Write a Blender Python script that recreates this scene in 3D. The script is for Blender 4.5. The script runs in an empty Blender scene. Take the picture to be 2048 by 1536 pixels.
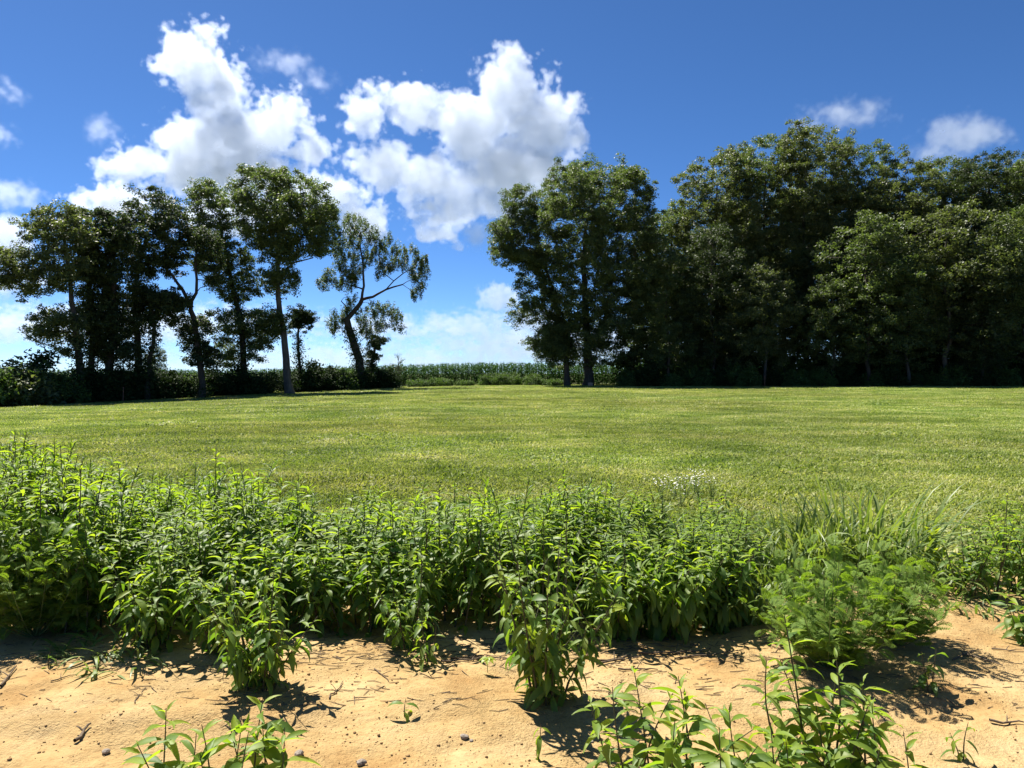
import bpy, math
import numpy as np
from mathutils import Vector, Matrix, Euler

S = bpy.context.scene
C = S.collection
R = math.radians
# ------------------------------------------------------------------ camera, sky, sun, exposure
F, HZ, EYE = 1490.0, 747.0, 1.6            # focal length and horizon row of the 2048 x 1536 photograph, eye height
cam = bpy.data.cameras.new('camera'); cam_o = bpy.data.objects.new('camera', cam); C.objects.link(cam_o); S.camera = cam_o
cam.sensor_width = 36; cam.lens = 36 * F / 2048; cam.clip_start = 0.05; cam.clip_end = 60000
cam.shift_y = -(768 - HZ) / 2048
cam_o.location = (0, 0, EYE); cam_o.rotation_euler = (R(90), 0, 0)

SUN_EL, SUN_AZ = R(57), R(40)              # sun high, ahead and to the left
world = bpy.data.worlds.new('World'); S.world = world; world.use_nodes = True
wn = world.node_tree; bg = wn.nodes['Background']
sky = wn.nodes.new('ShaderNodeTexSky'); sky.sky_type = 'NISHITA'; sky.sun_disc = False
sky.sun_elevation = SUN_EL; sky.sun_rotation = -SUN_AZ
sky.air_density = 0.5; sky.dust_density = 0.1; sky.ozone_density = 8.0
sat = wn.nodes.new('ShaderNodeHueSaturation'); sat.inputs['Saturation'].default_value = 1.1
wn.links.new(sky.outputs[0], sat.inputs['Color']); wn.links.new(sat.outputs[0], bg.inputs[0])
bg.inputs[1].default_value = 0.067
sun = bpy.data.lights.new('sun', 'SUN'); sun.energy = 5.0; sun.angle = R(0.5); sun.color = (1, .95, .86)
sun_o = bpy.data.objects.new('sun', sun); C.objects.link(sun_o)
sd = Vector((-math.sin(SUN_AZ) * math.cos(SUN_EL), math.cos(SUN_AZ) * math.cos(SUN_EL), math.sin(SUN_EL)))
sun_o.rotation_euler = sd.to_track_quat('Z', 'Y').to_euler()
S.view_settings.view_transform = 'Standard'; S.view_settings.look = 'None'
S.view_settings.exposure = 1.3; S.view_settings.gamma = 1.0
S.render.engine = 'CYCLES'
cy = S.cycles
cy.use_denoising = True
cy.max_bounces = 10; cy.diffuse_bounces = 4; cy.glossy_bounces = 2; cy.transmission_bounces = 4; cy.volume_bounces = 6; cy.transparent_max_bounces = 8
cy.volume_step_rate = 1.6; cy.volume_max_steps = 256
cy.sample_clamp_indirect = 6.0

# ------------------------------------------------------------------ helpers
def P(px, py, y):                          # pixel of the photograph -> point at forward distance y
    return np.array([(px - 1024) / F * y, y, EYE + (HZ - py) / F * y])

def ss(t):
    t = np.clip(t, 0, 1); return t * t * (3 - 2 * t)

def vnoise(x, y, seed=0):                  # smooth value noise, 0..1
    x = np.asarray(x, float); y = np.asarray(y, float)
    xi = np.floor(x).astype(np.int64); yi = np.floor(y).astype(np.int64)
    fx = ss(x - xi); fy = ss(y - yi)
    def h(a, b):
        n = (a * 374761393 + b * 668265263 + seed * 974711) & 0x7fffffff
        n = ((n ^ (n >> 13)) * 1274126177) & 0x7fffffff
        n = (n ^ (n >> 16)) & 0xffffff
        return n / float(0xffffff)
    return (h(xi, yi) * (1 - fx) + h(xi + 1, yi) * fx) * (1 - fy) + (h(xi, yi + 1) * (1 - fx) + h(xi + 1, yi + 1) * fx) * fy

def fbm(x, y, o=4, seed=0):
    v = 0; a = .5
    for i in range(o):
        v = v + a * vnoise(x * 2 ** i, y * 2 ** i, seed + i * 17); a *= .5
    return v

def H(x, y):                               # height of the land
    x = np.asarray(x, float); y = np.asarray(y, float)
    h = 0.36 * ss((y - 8) / 70) - 0.78 * ss(-x / 36) * ss(y / 58)
    far = ss((y - 10) / 20)
    h = h + far * 0.05 * (fbm(x * .15, y * .15, 3, 5) - .45)
    near = 1 - ss((y - 6.2) / 1.5)
    h = h + near * (.022 * ss((y - 3.32 + .5 * (vnoise(x * .9, 0 * x, 91) - .5)) / .12) + 0.085 * (fbm(x * 1.1, y * 1.5, 3, 9) - .45) + .040 * (fbm(x * 4, y * 5.5, 4, 21) - .45) + .012 * (vnoise(x * 17, y * 17, 3) - .5))
    return h

def ground_at(px, py):                     # pixel on the ground -> x, y
    y = EYE * F / (py - HZ)
    for _ in range(25):
        x = (px - 1024) / F * y
        y = .5 * y + .5 * (EYE - float(H(x, y))) * F / (py - HZ)
    return (px - 1024) / F * y, y

def mesh_np(name, V, Fc, mat=None, smooth=False):
    V = np.asarray(V, np.float32); Fc = np.asarray(Fc, np.int32)
    me = bpy.data.meshes.new(name)
    me.vertices.add(len(V)); me.vertices.foreach_set('co', V.ravel())
    k = Fc.shape[1]
    me.loops.add(Fc.size); me.loops.foreach_set('vertex_index', Fc.ravel())
    me.polygons.add(len(Fc)); me.polygons.foreach_set('loop_start', np.arange(0, Fc.size, k, dtype=np.int32))
    if smooth: me.polygons.foreach_set('use_smooth', np.ones(len(Fc), bool))
    me.update(calc_edges=True)
    if mat: me.materials.append(mat)
    return me

def link(name, data, parent=None, loc=None):
    o = bpy.data.objects.new(name, data); C.objects.link(o)
    if parent: o.parent = parent
    if loc is not None: o.location = loc
    return o

def tag(o, label=None, cat=None, group=None, kind=None):
    if label: o['label'] = label
    if cat: o['category'] = cat
    if group: o['group'] = group
    if kind: o['kind'] = kind
    return o

def tube(pts, rad, sides=6):
    pts = np.asarray(pts, float); n = len(pts)
    t = np.gradient(pts, axis=0); t /= np.linalg.norm(t, axis=1)[:, None] + 1e-9
    ref = np.array([0.13, 1.0, 0.07]); ref /= np.linalg.norm(ref)
    if abs(t[0] @ ref) > .9: ref = np.array([1.0, .1, 0])
    u = np.cross(t, ref); u /= np.linalg.norm(u, axis=1)[:, None] + 1e-9
    v = np.cross(t, u)
    a = np.linspace(0, 2 * np.pi, sides, endpoint=False)
    V = pts[:, None] + (u[:, None] * np.cos(a)[None, :, None] + v[:, None] * np.sin(a)[None, :, None]) * np.asarray(rad, float)[:, None, None]
    i = np.arange(n - 1)[:, None] * sides; j = np.arange(sides)[None]; j2 = (j + 1) % sides
    Q = np.stack([i + j, i + j2, i + sides + j2, i + sides + j], -1).reshape(-1, 4)
    return V.reshape(-1, 3), Q

def merge(parts):
    Vs, Fs, o = [], [], 0
    for V, Q in parts:
        Vs.append(V); Fs.append(Q + o); o += len(V)
    return np.concatenate(Vs), np.concatenate(Fs)

# ------------------------------------------------------------------ materials
def new_mat(name):
    m = bpy.data.materials.new(name); m.use_nodes = True
    return m, m.node_tree.nodes, m.node_tree.links.new, m.node_tree.nodes['Principled BSDF']

def ramp(n, stops):
    r = n.new('ShaderNodeValToRGB'); e = r.color_ramp.elements
    while len(e) < len(stops): e.new(.5)
    for k, (p, c) in zip(e, stops): k.position = p; k.color = (*c, 1)
    return r

def leaf_mat(name, cols, trans, tfac=.35, rough=.5, spec=.35, wnoise=None, per_object=False):
    m, n, L, b = new_mat(name)
    g = n.new('ShaderNodeNewGeometry'); fac = g.outputs['Random Per Island']
    if per_object and wnoise:
        oi = n.new('ShaderNodeObjectInfo'); a = n.new('ShaderNodeMix'); a.inputs[0].default_value = .32; L(fac, a.inputs[2]); L(oi.outputs['Random'], a.inputs[3]); fac = a.outputs[0]
    elif per_object:
        oi = n.new('ShaderNodeObjectInfo'); a = n.new('ShaderNodeMath'); a.operation = 'ADD'; L(fac, a.inputs[0]); L(oi.outputs['Random'], a.inputs[1])
        f = n.new('ShaderNodeMath'); f.operation = 'FRACT'; L(a.outputs[0], f.inputs[0]); fac = f.outputs[0]
    if wnoise:
        t = n.new('ShaderNodeTexNoise'); t.inputs['Scale'].default_value = wnoise; t.inputs['Detail'].default_value = 7; t.inputs['Roughness'].default_value = .72
        mp = n.new('ShaderNodeMapping'); mp.inputs['Scale'].default_value = (.6, .8, 1); L(g.outputs['Position'], mp.inputs[0]); L(mp.outputs[0], t.inputs['Vector'])
        mr = n.new('ShaderNodeMapRange'); mr.inputs[1].default_value = .3; mr.inputs[2].default_value = .7; L(t.outputs[0], mr.inputs[0])
        mx = n.new('ShaderNodeMix'); mx.inputs[0].default_value = .5; L(fac, mx.inputs[2]); L(mr.outputs[0], mx.inputs[3]); fac = mx.outputs[0]
    lo, hi = (.24, .76) if wnoise else (0, 1)
    r = ramp(n, [(lo + (hi - lo) * i / (len(cols) - 1), c) for i, c in enumerate(cols)]); L(fac, r.inputs[0])
    colour = r.outputs[0]
    if wnoise:                             # broad paler and darker patches of growth
        t2 = n.new('ShaderNodeTexNoise'); t2.inputs['Scale'].default_value = .13; t2.inputs['Detail'].default_value = 5; t2.inputs['Roughness'].default_value = .6; L(mp.outputs[0], t2.inputs['Vector'])
        m2 = n.new('ShaderNodeMapRange'); m2.inputs[1].default_value = .32; m2.inputs[2].default_value = .68; m2.inputs[3].default_value = .72; m2.inputs[4].default_value = 1.3; L(t2.outputs[0], m2.inputs[0])
        hv = n.new('ShaderNodeHueSaturation'); L(m2.outputs[0], hv.inputs['Value']); L(colour, hv.inputs['Color'])
        m3 = n.new('ShaderNodeMapRange'); m3.inputs[1].default_value = .35; m3.inputs[2].default_value = .65; m3.inputs[3].default_value = .485; m3.inputs[4].default_value = .515; L(t2.outputs['Color'], m3.inputs[0]); L(m3.outputs[0], hv.inputs['Hue'])
        colour = hv.outputs[0]
    L(colour, b.inputs['Base Color']); b.inputs['Roughness'].default_value = rough; b.inputs['Specular IOR Level'].default_value = spec
    tr = n.new('ShaderNodeBsdfTranslucent')
    mc = n.new('ShaderNodeMix'); mc.data_type = 'RGBA'; mc.blend_type = 'MULTIPLY'; mc.inputs[0].default_value = 1
    L(colour, mc.inputs[6]); mc.inputs[7].default_value = (*trans, 1)
    L(mc.outputs[2], tr.inputs[0])
    ms = n.new('ShaderNodeMixShader'); ms.inputs[0].default_value = tfac
    L(b.outputs[0], ms.inputs[1]); L(tr.outputs[0], ms.inputs[2]); L(ms.outputs[0], n['Material Output'].inputs[0])
    return m

def plain_mat(name, c1, c2, scale=8, rough=.8, bump=0.0, spec=.3, stretch=(1, 1, 1)):
    m, n, L, b = new_mat(name)
    tc = n.new('ShaderNodeTexCoord'); mp = n.new('ShaderNodeMapping'); mp.inputs['Scale'].default_value = stretch
    L(tc.outputs['Object'], mp.inputs[0])
    t = n.new('ShaderNodeTexNoise'); t.inputs['Scale'].default_value = scale; t.inputs['Detail'].default_value = 6; t.inputs['Roughness'].default_value = .65
    L(mp.outputs[0], t.inputs['Vector'])
    r = ramp(n, [(.3, c1), (.7, c2)]); L(t.outputs[0], r.inputs[0]); L(r.outputs[0], b.inputs['Base Color'])
    b.inputs['Roughness'].default_value = rough; b.inputs['Specular IOR Level'].default_value = spec
    if bump:
        bp = n.new('ShaderNodeBump'); bp.inputs['Strength'].default_value = bump; bp.inputs['Distance'].default_value = .05
        L(t.outputs[0], bp.inputs['Height']); L(bp.outputs[0], b.inputs['Normal'])
    return m

M = {}
M['tree_dark'] = leaf_mat('foliage_dark', [(.026, .042, .016), (.045, .066, .024), (.07, .092, .034)], (1.6, 1.8, .7), .24, .55, .32)
M['tree_mid'] = leaf_mat('foliage_mid', [(.048, .072, .027), (.08, .11, .04), (.13, .158, .06)], (1.7, 1.9, .75), .34, .52, .38)
M['tree_olive'] = leaf_mat('foliage_olive', [(.058, .078, .03), (.092, .114, .044), (.14, .16, .065)], (1.7, 1.85, .75), .33, .52, .38)
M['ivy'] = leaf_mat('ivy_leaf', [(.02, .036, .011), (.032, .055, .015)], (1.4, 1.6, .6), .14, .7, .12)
M['shrub'] = leaf_mat('shrub_leaf', [(.045, .08, .022), (.07, .115, .032), (.1, .145, .04)], (1.6, 1.8, .7), .32, .65, .2)
M['corn'] = leaf_mat('corn_leaf', [(.024, .062, .012), (.036, .085, .016), (.055, .105, .022)], (1.4, 1.8, .45), .16, .75, .06)
M['bark'] = plain_mat('bark_dark', (.035, .028, .022), (.09, .075, .06), 3, .9, .6, .2, (3, 3, .6))
M['bark_pale'] = plain_mat('bark_pale', (.05, .043, .036), (.13, .115, .095), 2.2, .9, .5, .2, (3, 3, .6))
M['grass'] = leaf_mat('meadow_blade', [(.1, .15, .028), (.16, .215, .042), (.235, .28, .07), (.34, .36, .13), (.5, .47, .25)], (1.2, 1.26, .55), .4, .6, .22, wnoise=.6, per_object=True)
M['weed'] = leaf_mat('weed_leaf', [(.055, .11, .02), (.08, .148, .028), (.105, .178, .034), (.135, .2, .037), (.17, .22, .042)], (2.2, 2.2, .55), .43, .5, .32, per_object=True)
M['weed_young'] = leaf_mat('weed_leaf_young', [(.13, .21, .03), (.18, .265, .038), (.25, .32, .05)], (1.8, 1.85, .45), .5, .5, .3, per_object=True)
M['ragweed'] = leaf_mat('ragweed_frond', [(.11, .19, .035), (.15, .235, .045), (.195, .27, .05)], (1.8, 1.85, .5), .45, .65, .15, per_object=True)
M['blade'] = leaf_mat('long_blade', [(.095, .15, .036), (.14, .2, .05), (.22, .27, .095)], (1.5, 1.55, .5), .38, .45, .35, per_object=True)
M['lime'] = leaf_mat('lime_leaf', [(.22, .3, .03), (.3, .36, .05)], (1.8, 1.8, .5), .4, .45, .35, per_object=True)
M['stem'] = plain_mat('weed_stem', (.035, .03, .02), (.085, .08, .04), 14, .6, 0, .3)
M['stem_green'] = plain_mat('green_stem', (.09, .13, .04), (.15, .19, .06), 14, .6, 0, .3)
M['twig'] = plain_mat('dry_twig', (.06, .042, .03), (.2, .15, .1), 25, .9, .3, .2)
M['stone'] = plain_mat('stone', (.15, .12, .09), (.34, .29, .24), 30, .9, .4, .2)
M['clod'] = plain_mat('soil_clod', (.2, .12, .055), (.38, .26, .13), 12, .95, .3, .1)
M['petal'] = plain_mat('white_petal', (.5, .5, .44), (.62, .62, .56), 10, .6)
M['post'] = plain_mat('rusty_post', (.12, .05, .03), (.25, .12, .08), 12, .8, .2)
M['marker'] = plain_mat('weathered_board', (.3, .19, .13), (.42, .28, .2), 9, .9, .3)
M['bird'] = plain_mat('bird_feather', (.01, .01, .01), (.03, .03, .03), 9, .7)

# ------------------------------------------------------------------ ground: one sheet out to the horizon
def soil_material():
    m, n, L, b = new_mat('soil_and_meadow')
    g = n.new('ShaderNodeNewGeometry')
    def noise(s, d=5, r=.6):
        t = n.new('ShaderNodeTexNoise'); t.inputs['Scale'].default_value = s; t.inputs['Detail'].default_value = d; t.inputs['Roughness'].default_value = r
        L(g.outputs['Position'], t.inputs['Vector']); return t.outputs[0]
    big = ramp(n, [(.3, (.29, .168, .062)), (.46, (.36, .243, .105)), (.7, (.425, .312, .16))]); L(noise(1.5, 5, .62), big.inputs[0])
    fine = ramp(n, [(.3, (.58, .50, .44)), (.5, (1, 1, 1)), (.75, (1.0, .97, .92))]); L(noise(38, 5, .7), fine.inputs[0])
    mu = n.new('ShaderNodeMix'); mu.data_type = 'RGBA'; mu.blend_type = 'MULTIPLY'; mu.inputs[0].default_value = .75
    L(big.outputs[0], mu.inputs[6]); L(fine.outputs[0], mu.inputs[7])
    med = ramp(n, [(.35, (.045, .055, .018)), (.6, (.10, .11, .035))]); L(noise(3, 6, .7), med.inputs[0])
    sep = n.new('ShaderNodeSeparateXYZ'); L(g.outputs['Position'], sep.inputs[0])
    w = n.new('ShaderNodeMath'); w.operation = 'MULTIPLY_ADD'; L(noise(1.3, 4), w.inputs[0]); w.inputs[1].default_value = 1.6; L(sep.outputs[1], w.inputs[2])
    mr = n.new('ShaderNodeMapRange'); mr.inputs[1].default_value = 6.3; mr.inputs[2].default_value = 7.1; L(w.outputs[0], mr.inputs[0])
    mx = n.new('ShaderNodeMix'); mx.data_type = 'RGBA'; L(mr.outputs[0], mx.inputs[0]); L(mu.outputs[2], mx.inputs[6]); L(med.outputs[0], mx.inputs[7])
    L(mx.outputs[2], b.inputs['Base Color']); b.inputs['Roughness'].default_value = .95; b.inputs['Specular IOR Level'].default_value = .15
    bp = n.new('ShaderNodeBump'); bp.inputs['Strength'].default_value = .8; bp.inputs['Distance'].default_value = .025
    ad = n.new('ShaderNodeMath'); ad.operation = 'ADD'; L(noise(24, 6, .7), ad.inputs[0]); L(noise(85, 3, .6), ad.inputs[1])
    cr = ramp(n, [(.38, (.12, .12, .12)), (.6, (1, 1, 1))]); L(noise(1.9, 4, .6), cr.inputs[0]); ml = n.new('ShaderNodeMath'); ml.operation = 'MULTIPLY'; L(ad.outputs[0], ml.inputs[0]); L(cr.outputs[0], ml.inputs[1]); L(ml.outputs[0], bp.inputs['Height']); L(bp.outputs[0], b.inputs['Normal'])
    return m

def axis(fine_lo, fine_hi, step, far_lo, far_hi, grow=1.16):
    a = list(np.arange(fine_lo, fine_hi, step)); s = step
    up = [a[-1]]
    while up[-1] < far_hi: s *= grow; up.append(up[-1] + s)
    s = step; dn = [a[0]]
    while dn[-1] > far_lo: s *= grow; dn.append(dn[-1] - s)
    return np.array(dn[:0:-1] + a + up[1:])
gx = axis(-4.2, 4.2, .036, -9000, 9000, 1.13); gy = axis(2.2, 7.4, .034, -400, 9000, 1.09)
GX, GY = np.meshgrid(gx, gy)
GV = np.stack([GX, GY, H(GX, GY)], -1).reshape(-1, 3)
nx, ny = len(gx), len(gy)
ii = (np.arange(ny - 1)[:, None] * nx + np.arange(nx - 1)[None]).ravel()
ground = link('ground', mesh_np('ground', GV, np.stack([ii, ii + 1, ii + nx + 1, ii + nx], -1), soil_material(), True))
tag(ground, 'sandy tan soil in front running into the wide mown green field', kind='structure')

# ------------------------------------------------------------------ trees
def in_poly(p, poly):
    x, y = p[:, 0], p[:, 1]; c = np.zeros(len(p), bool); n = len(poly)
    for i in range(n):
        x1, y1 = poly[i]; x2, y2 = poly[i - 1]
        cond = ((y1 > y) != (y2 > y)) & (x < (x2 - x1) * (y - y1) / (y2 - y1 + 1e-9) + x1)
        c ^= cond
    return c

def edge_dist(p, poly):
    d = np.full(len(p), 1e9); n = len(poly)
    for i in range(n):
        a = np.array(poly[i - 1], float); b = np.array(poly[i], float); ab = b - a
        t = np.clip(((p - a) @ ab) / (ab @ ab + 1e-9), 0, 1)
        d = np.minimum(d, np.linalg.norm(p - (a + t[:, None] * ab), axis=1))
    return d

def leaf_quads(cent, size, rng, up=.5, droop=0.0):
    """small pointed leaves round the given centres"""
    n = len(cent)
    nrm = rng.normal(size=(n, 3)); nrm[:, 2] = np.abs(nrm[:, 2]) + up; nrm /= np.linalg.norm(nrm, axis=1)[:, None]
    d = rng.normal(size=(n, 3)); d[:, 2] -= droop
    d -= nrm * (d * nrm).sum(1)[:, None]; d /= np.linalg.norm(d, axis=1)[:, None] + 1e-9
    s = np.cross(nrm, d)
    l = (size * rng.uniform(.7, 1.35, n))[:, None]; w = l * rng.uniform(.28, .42, n)[:, None]
    V = np.stack([cent + s * w * .95, cent + d * l, cent - s * w * .95 + d * l * .12], 1).reshape(-1, 3)
    return V, np.arange(3 * n).reshape(n, 3)

def grow_branches(trunks, targets, rng, r_tip=.02):
    """limbs from the trunk polylines to the clump centres; radius by the number of limbs carried"""
    nodes = []; par = []; fixed = []
    for pts, rad in trunks:
        base = None
        for p, r in zip(pts, rad):
            nodes.append(np.array(p)); par.append(base); fixed.append(r); base = len(nodes) - 1
    tn = len(nodes)
    tarr = np.array(nodes[:tn])
    order = np.argsort([np.min(np.linalg.norm(tarr - t, axis=1)) for t in targets])
    for k in order:
        t = targets[k]
        A = np.array(nodes); dv = t - A; dist = np.linalg.norm(dv, axis=1)
        cost = dist * (1 + 1.2 * np.clip(-dv[:, 2] / (dist + .01) + .1, 0, 1)); cost[0] += 4
        j = int(np.argmin(cost)); a = A[j]; L = dist[j]
        m = max(2, int(L / .8)); bend = rng.normal(size=3) * .1 * L; bend[2] = abs(bend[2]) * .8
        prev = j
        for q in range(1, m + 1):
            u = q / m; nodes.append(a + (t - a) * u + bend * math.sin(math.pi * u) + rng.normal(size=3) * .04); par.append(prev); fixed.append(None); prev = len(nodes) - 1
    cnt = np.zeros(len(nodes)); has = set(p for p in par[tn:] if p is not None)
    for i in range(tn, len(nodes)):
        if i not in has:
            q = i
            while q is not None and q >= tn: cnt[q] += 1; q = par[q]
    parts = []
    for i in range(tn, len(nodes)):
        p = par[i]
        r1 = r_tip * (cnt[i] ** .5)
        r0 = r1 * 1.12 if p >= tn else min(fixed[p] * .7, r1 * 1.5)
        parts.append(tube([nodes[p], nodes[i]], [r0, r1], 5))
    return merge(parts)

def crown_points(poly, D, rng, n, depth=1.0, gap=.0, gscale=.35, inset=0.0):
    pl = np.array(poly, float); lo, hi = pl.min(0), pl.max(0)
    out = []
    while sum(len(o) for o in out) < n:
        p = rng.uniform(lo, hi, (n * 3, 2)); p = p[in_poly(p, poly)]
        ed = edge_dist(p, poly); me = max(ed.max(), 1)
        k = ed > min(inset, me * .6); p, ed = p[k], ed[k]
        t = np.clip(ed / (me * .9), 0, 1); h = np.sqrt(1 - (1 - t) ** 2) * me / F * D * depth
        y = D + rng.uniform(-1, 1, len(p)) * h
        w = np.stack([(p[:, 0] - 1024) / F * y, y, EYE + (HZ - p[:, 1]) / F * y], 1)
        keep = vnoise(w[:, 0] * gscale + w[:, 1] * .21, w[:, 2] * gscale + w[:, 1] * .17, 77) > gap
        out.append(w[keep])
    return np.concatenate(out)[:n]

def make_tree(name, label, D, trunks, polys, leaf='tree_dark', bark='bark', seed=0, clump=.75, dens=1.0, lsize=.2, gap=.25, depth=1.0,
              ivy=None, droop=0.0, group=None, cat='tree', limbs=46, flat=.65, lpc=85, bough=1.15):
    """trunks: list of ([(px, py)...], r0 m, r1 m); polys: crown outlines in photograph pixels, all at distance D"""
    rng = np.random.default_rng(seed)
    bx = (trunks[0][0][0][0] - 1024) / F * D; base = np.array([bx, D, float(H(bx, D))])
    root = link(name, None, loc=base); tag(root, label, cat, group)
    tr = []
    for k, (pp, r0, r1) in enumerate(trunks):
        w = np.array([P(a, b, D) for a, b in pp])
        if k == 0 or pp[0][1] > 740: w[0, 2] = float(H(w[0, 0], D)) - .15
        q = [w[0]]
        for a, b in zip(w[:-1], w[1:]):
            m = max(2, int(np.linalg.norm(b - a) / 1.0))
            for i in range(1, m + 1):
                q.append(a + (b - a) * i / m + rng.normal(size=3) * np.array([.05, .12, 0]) * (i < m))
        q = np.array(q); q[:, 1] += np.cumsum(rng.normal(size=len(q)) * .05)
        rad = np.linspace(r0, r1, len(q)); rad[0] *= 1.35 if k == 0 else 1
        tr.append((q, rad))
    V, Q = merge([tube(q, r, 8) for q, r in tr])
    link('trunk', mesh_np('trunk', V - base, Q, M[bark], True), root)
    cl = []
    for poly in polys:
        pl = np.array(poly, float); A = .5 * abs(np.dot(pl[:, 0], np.roll(pl[:, 1], 1)) - np.dot(pl[:, 1], np.roll(pl[:, 0], 1))) * (D / F) ** 2
        n = max(6, int(A * 4.6 * dens / clump ** 2))
        if droop:
            cl.append(crown_points(poly, D, rng, n, depth, gap)); continue
        nb = max(5, int(2.3 * A / bough ** 2)); bc = crown_points(poly, D, rng, nb, depth, gap, inset=.28 * bough / D * F)
        br = bough * rng.uniform(.65, 1.2, nb); m = max(3, int(n * .62) // nb); cl.append(crown_points(poly, D, rng, max(3, int(n * .38)), depth, gap))
        u = rng.normal(size=(nb * m, 3)); u /= np.linalg.norm(u, axis=1)[:, None]; u[:, 2] = np.where(rng.random(len(u)) < .72, np.abs(u[:, 2]), u[:, 2])
        u *= rng.uniform(.35, 1.05, (len(u), 1)) * np.array([1, 1, .95])
        cl.append(np.repeat(bc, m, 0) + u * np.repeat(br, m)[:, None])
    cl = np.concatenate(cl)
    sel = cl[rng.permutation(len(cl))[:limbs]]
    V, Q = grow_branches(tr, sel, rng)
    link('branches', mesh_np('branches', V - base, Q, M[bark], True), root)['kind'] = 'stuff'
    k = lpc
    rr = clump * rng.uniform(.55, 1.25, len(cl))
    c = np.repeat(cl, k, 0); r = np.repeat(rr, k)[:, None]
    u = rng.normal(size=c.shape); u /= np.linalg.norm(u, axis=1)[:, None]; u *= rng.random((len(c), 1)) ** .5
    sc = np.array([1, 1, flat]) if not droop else np.array([.55, .55, 1.25])
    c = c + u * r * sc
    V, Q = leaf_quads(c, lsize, rng, .5, droop)
    link('crown', mesh_np('crown', V - base, Q, M[leaf]), root)
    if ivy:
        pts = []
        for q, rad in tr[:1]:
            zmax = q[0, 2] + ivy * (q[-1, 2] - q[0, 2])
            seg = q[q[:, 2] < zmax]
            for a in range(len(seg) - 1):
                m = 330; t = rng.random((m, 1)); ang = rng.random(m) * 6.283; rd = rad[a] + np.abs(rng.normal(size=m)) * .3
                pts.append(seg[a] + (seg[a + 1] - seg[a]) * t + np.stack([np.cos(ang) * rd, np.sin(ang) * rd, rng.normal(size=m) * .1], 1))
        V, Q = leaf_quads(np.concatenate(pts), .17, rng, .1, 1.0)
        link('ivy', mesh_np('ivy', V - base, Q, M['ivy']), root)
    return root

def copy_tree(root, loc, rz=0.0, sc=1.0, label=None, group=None):
    r = root.copy(); C.objects.link(r); r.location = loc; r.rotation_euler = (0, 0, rz); r.scale = (sc, sc, sc) if np.isscalar(sc) else sc
    if label: r['label'] = label
    if group: r['group'] = group
    for ch in list(root.children):
        c = ch.copy(); C.objects.link(c); c.parent = r
    return r

Z1 = lambda *pts: [(x * .332, 320 + y * .332) for x, y in pts]
Z2 = lambda *pts: [(400 + x * .332, 320 + y * .332) for x, y in pts]
Z3 = lambda *pts: [(900 + x * .345, 300 + y * .345) for x, y in pts]
Z4 = lambda *pts: [(1300 + x * .3655, 240 + y * .3655) for x, y in pts]
DL = lambda px: 52 + (px - 150) * 18 / 570

gl = 'trees in the row along the left side of the field'
make_tree('field_tree', 'wide leafy tree at the outer end of the left tree row above the bushes', DL(155),
    [(Z1((490, 1440), (465, 1150), (450, 1000), (430, 850), (405, 600), (390, 450)), .28, .09)],
    [Z1((-90, 640), (0, 560), (50, 490), (130, 560), (150, 470), (70, 370), (180, 335), (290, 255), (450, 255), (540, 330), (570, 500), (520, 720), (440, 800), (300, 790), (130, 850), (100, 770), (-60, 780)),
     Z1((170, 1000), (240, 920), (420, 860), (500, 900), (520, 1150), (400, 1180), (230, 1130))],
    leaf='tree_olive', seed=1, clump=.5, dens=.66, gap=.08, lsize=.165, ivy=.45, group=gl)
make_tree('field_tree', 'slim dark tree second in the left row with a narrow crown', DL(180) + 2,
    [(Z1((545, 1440), (550, 1150), (545, 900), (520, 650), (530, 480)), .24, .08)],
    [Z1((470, 420), (520, 305), (640, 300), (700, 400), (690, 700), (640, 850), (500, 880), (460, 650)), Z1((470, 860), (660, 820), (690, 1000), (640, 1180), (520, 1180))],
    seed=2, clump=.5, dens=.7, gap=.08, lsize=.165, ivy=.7, group=gl)
make_tree('field_tree', 'straight thick-trunked dark tree third in the left row', DL(215) + 1,
    [(Z1((650, 1440), (665, 1150), (685, 900), (690, 600), (700, 450)), .34, .1)],
    [Z1((560, 400), (600, 320), (760, 320), (880, 430), (880, 700), (800, 800), (700, 900), (590, 800), (540, 600)), Z1((560, 900), (650, 820), (830, 850), (820, 1250), (600, 1270))],
    leaf='tree_dark', seed=3, clump=.5, dens=.7, gap=.08, lsize=.165, ivy=.75, group=gl)
make_tree('field_tree', 'round-topped dark tree fourth in the left row with its crown against white cloud', DL(275) + 2,
    [(Z1((850, 1430), (835, 1150), (815, 950), (810, 800), (860, 560), (900, 420)), .3, .09)],
    [Z1((760, 300), (780, 210), (850, 190), (960, 205), (1100, 260), (1120, 450), (1080, 600), (960, 660), (900, 760), (790, 760), (740, 560)), Z1((720, 800), (860, 740), (980, 800), (930, 1010), (760, 1090))],
    seed=4, clump=.55, dens=.7, gap=.08, lsize=.17, ivy=.7, group=gl)
make_tree('field_tree', 'short ivy-covered trunk with a small tuft of leaves beside the forked tree', DL(300) - 1,
    [(Z1((890, 1440), (900, 1200), (930, 1000), (925, 900)), .2, .1)],
    [Z1((880, 870), (930, 790), (1030, 800), (1130, 860), (1080, 990), (950, 1010), (890, 960))],
    seed=5, clump=.4, dens=.8, gap=.22, lsize=.165, ivy=1.0, group=gl, limbs=14)
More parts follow.
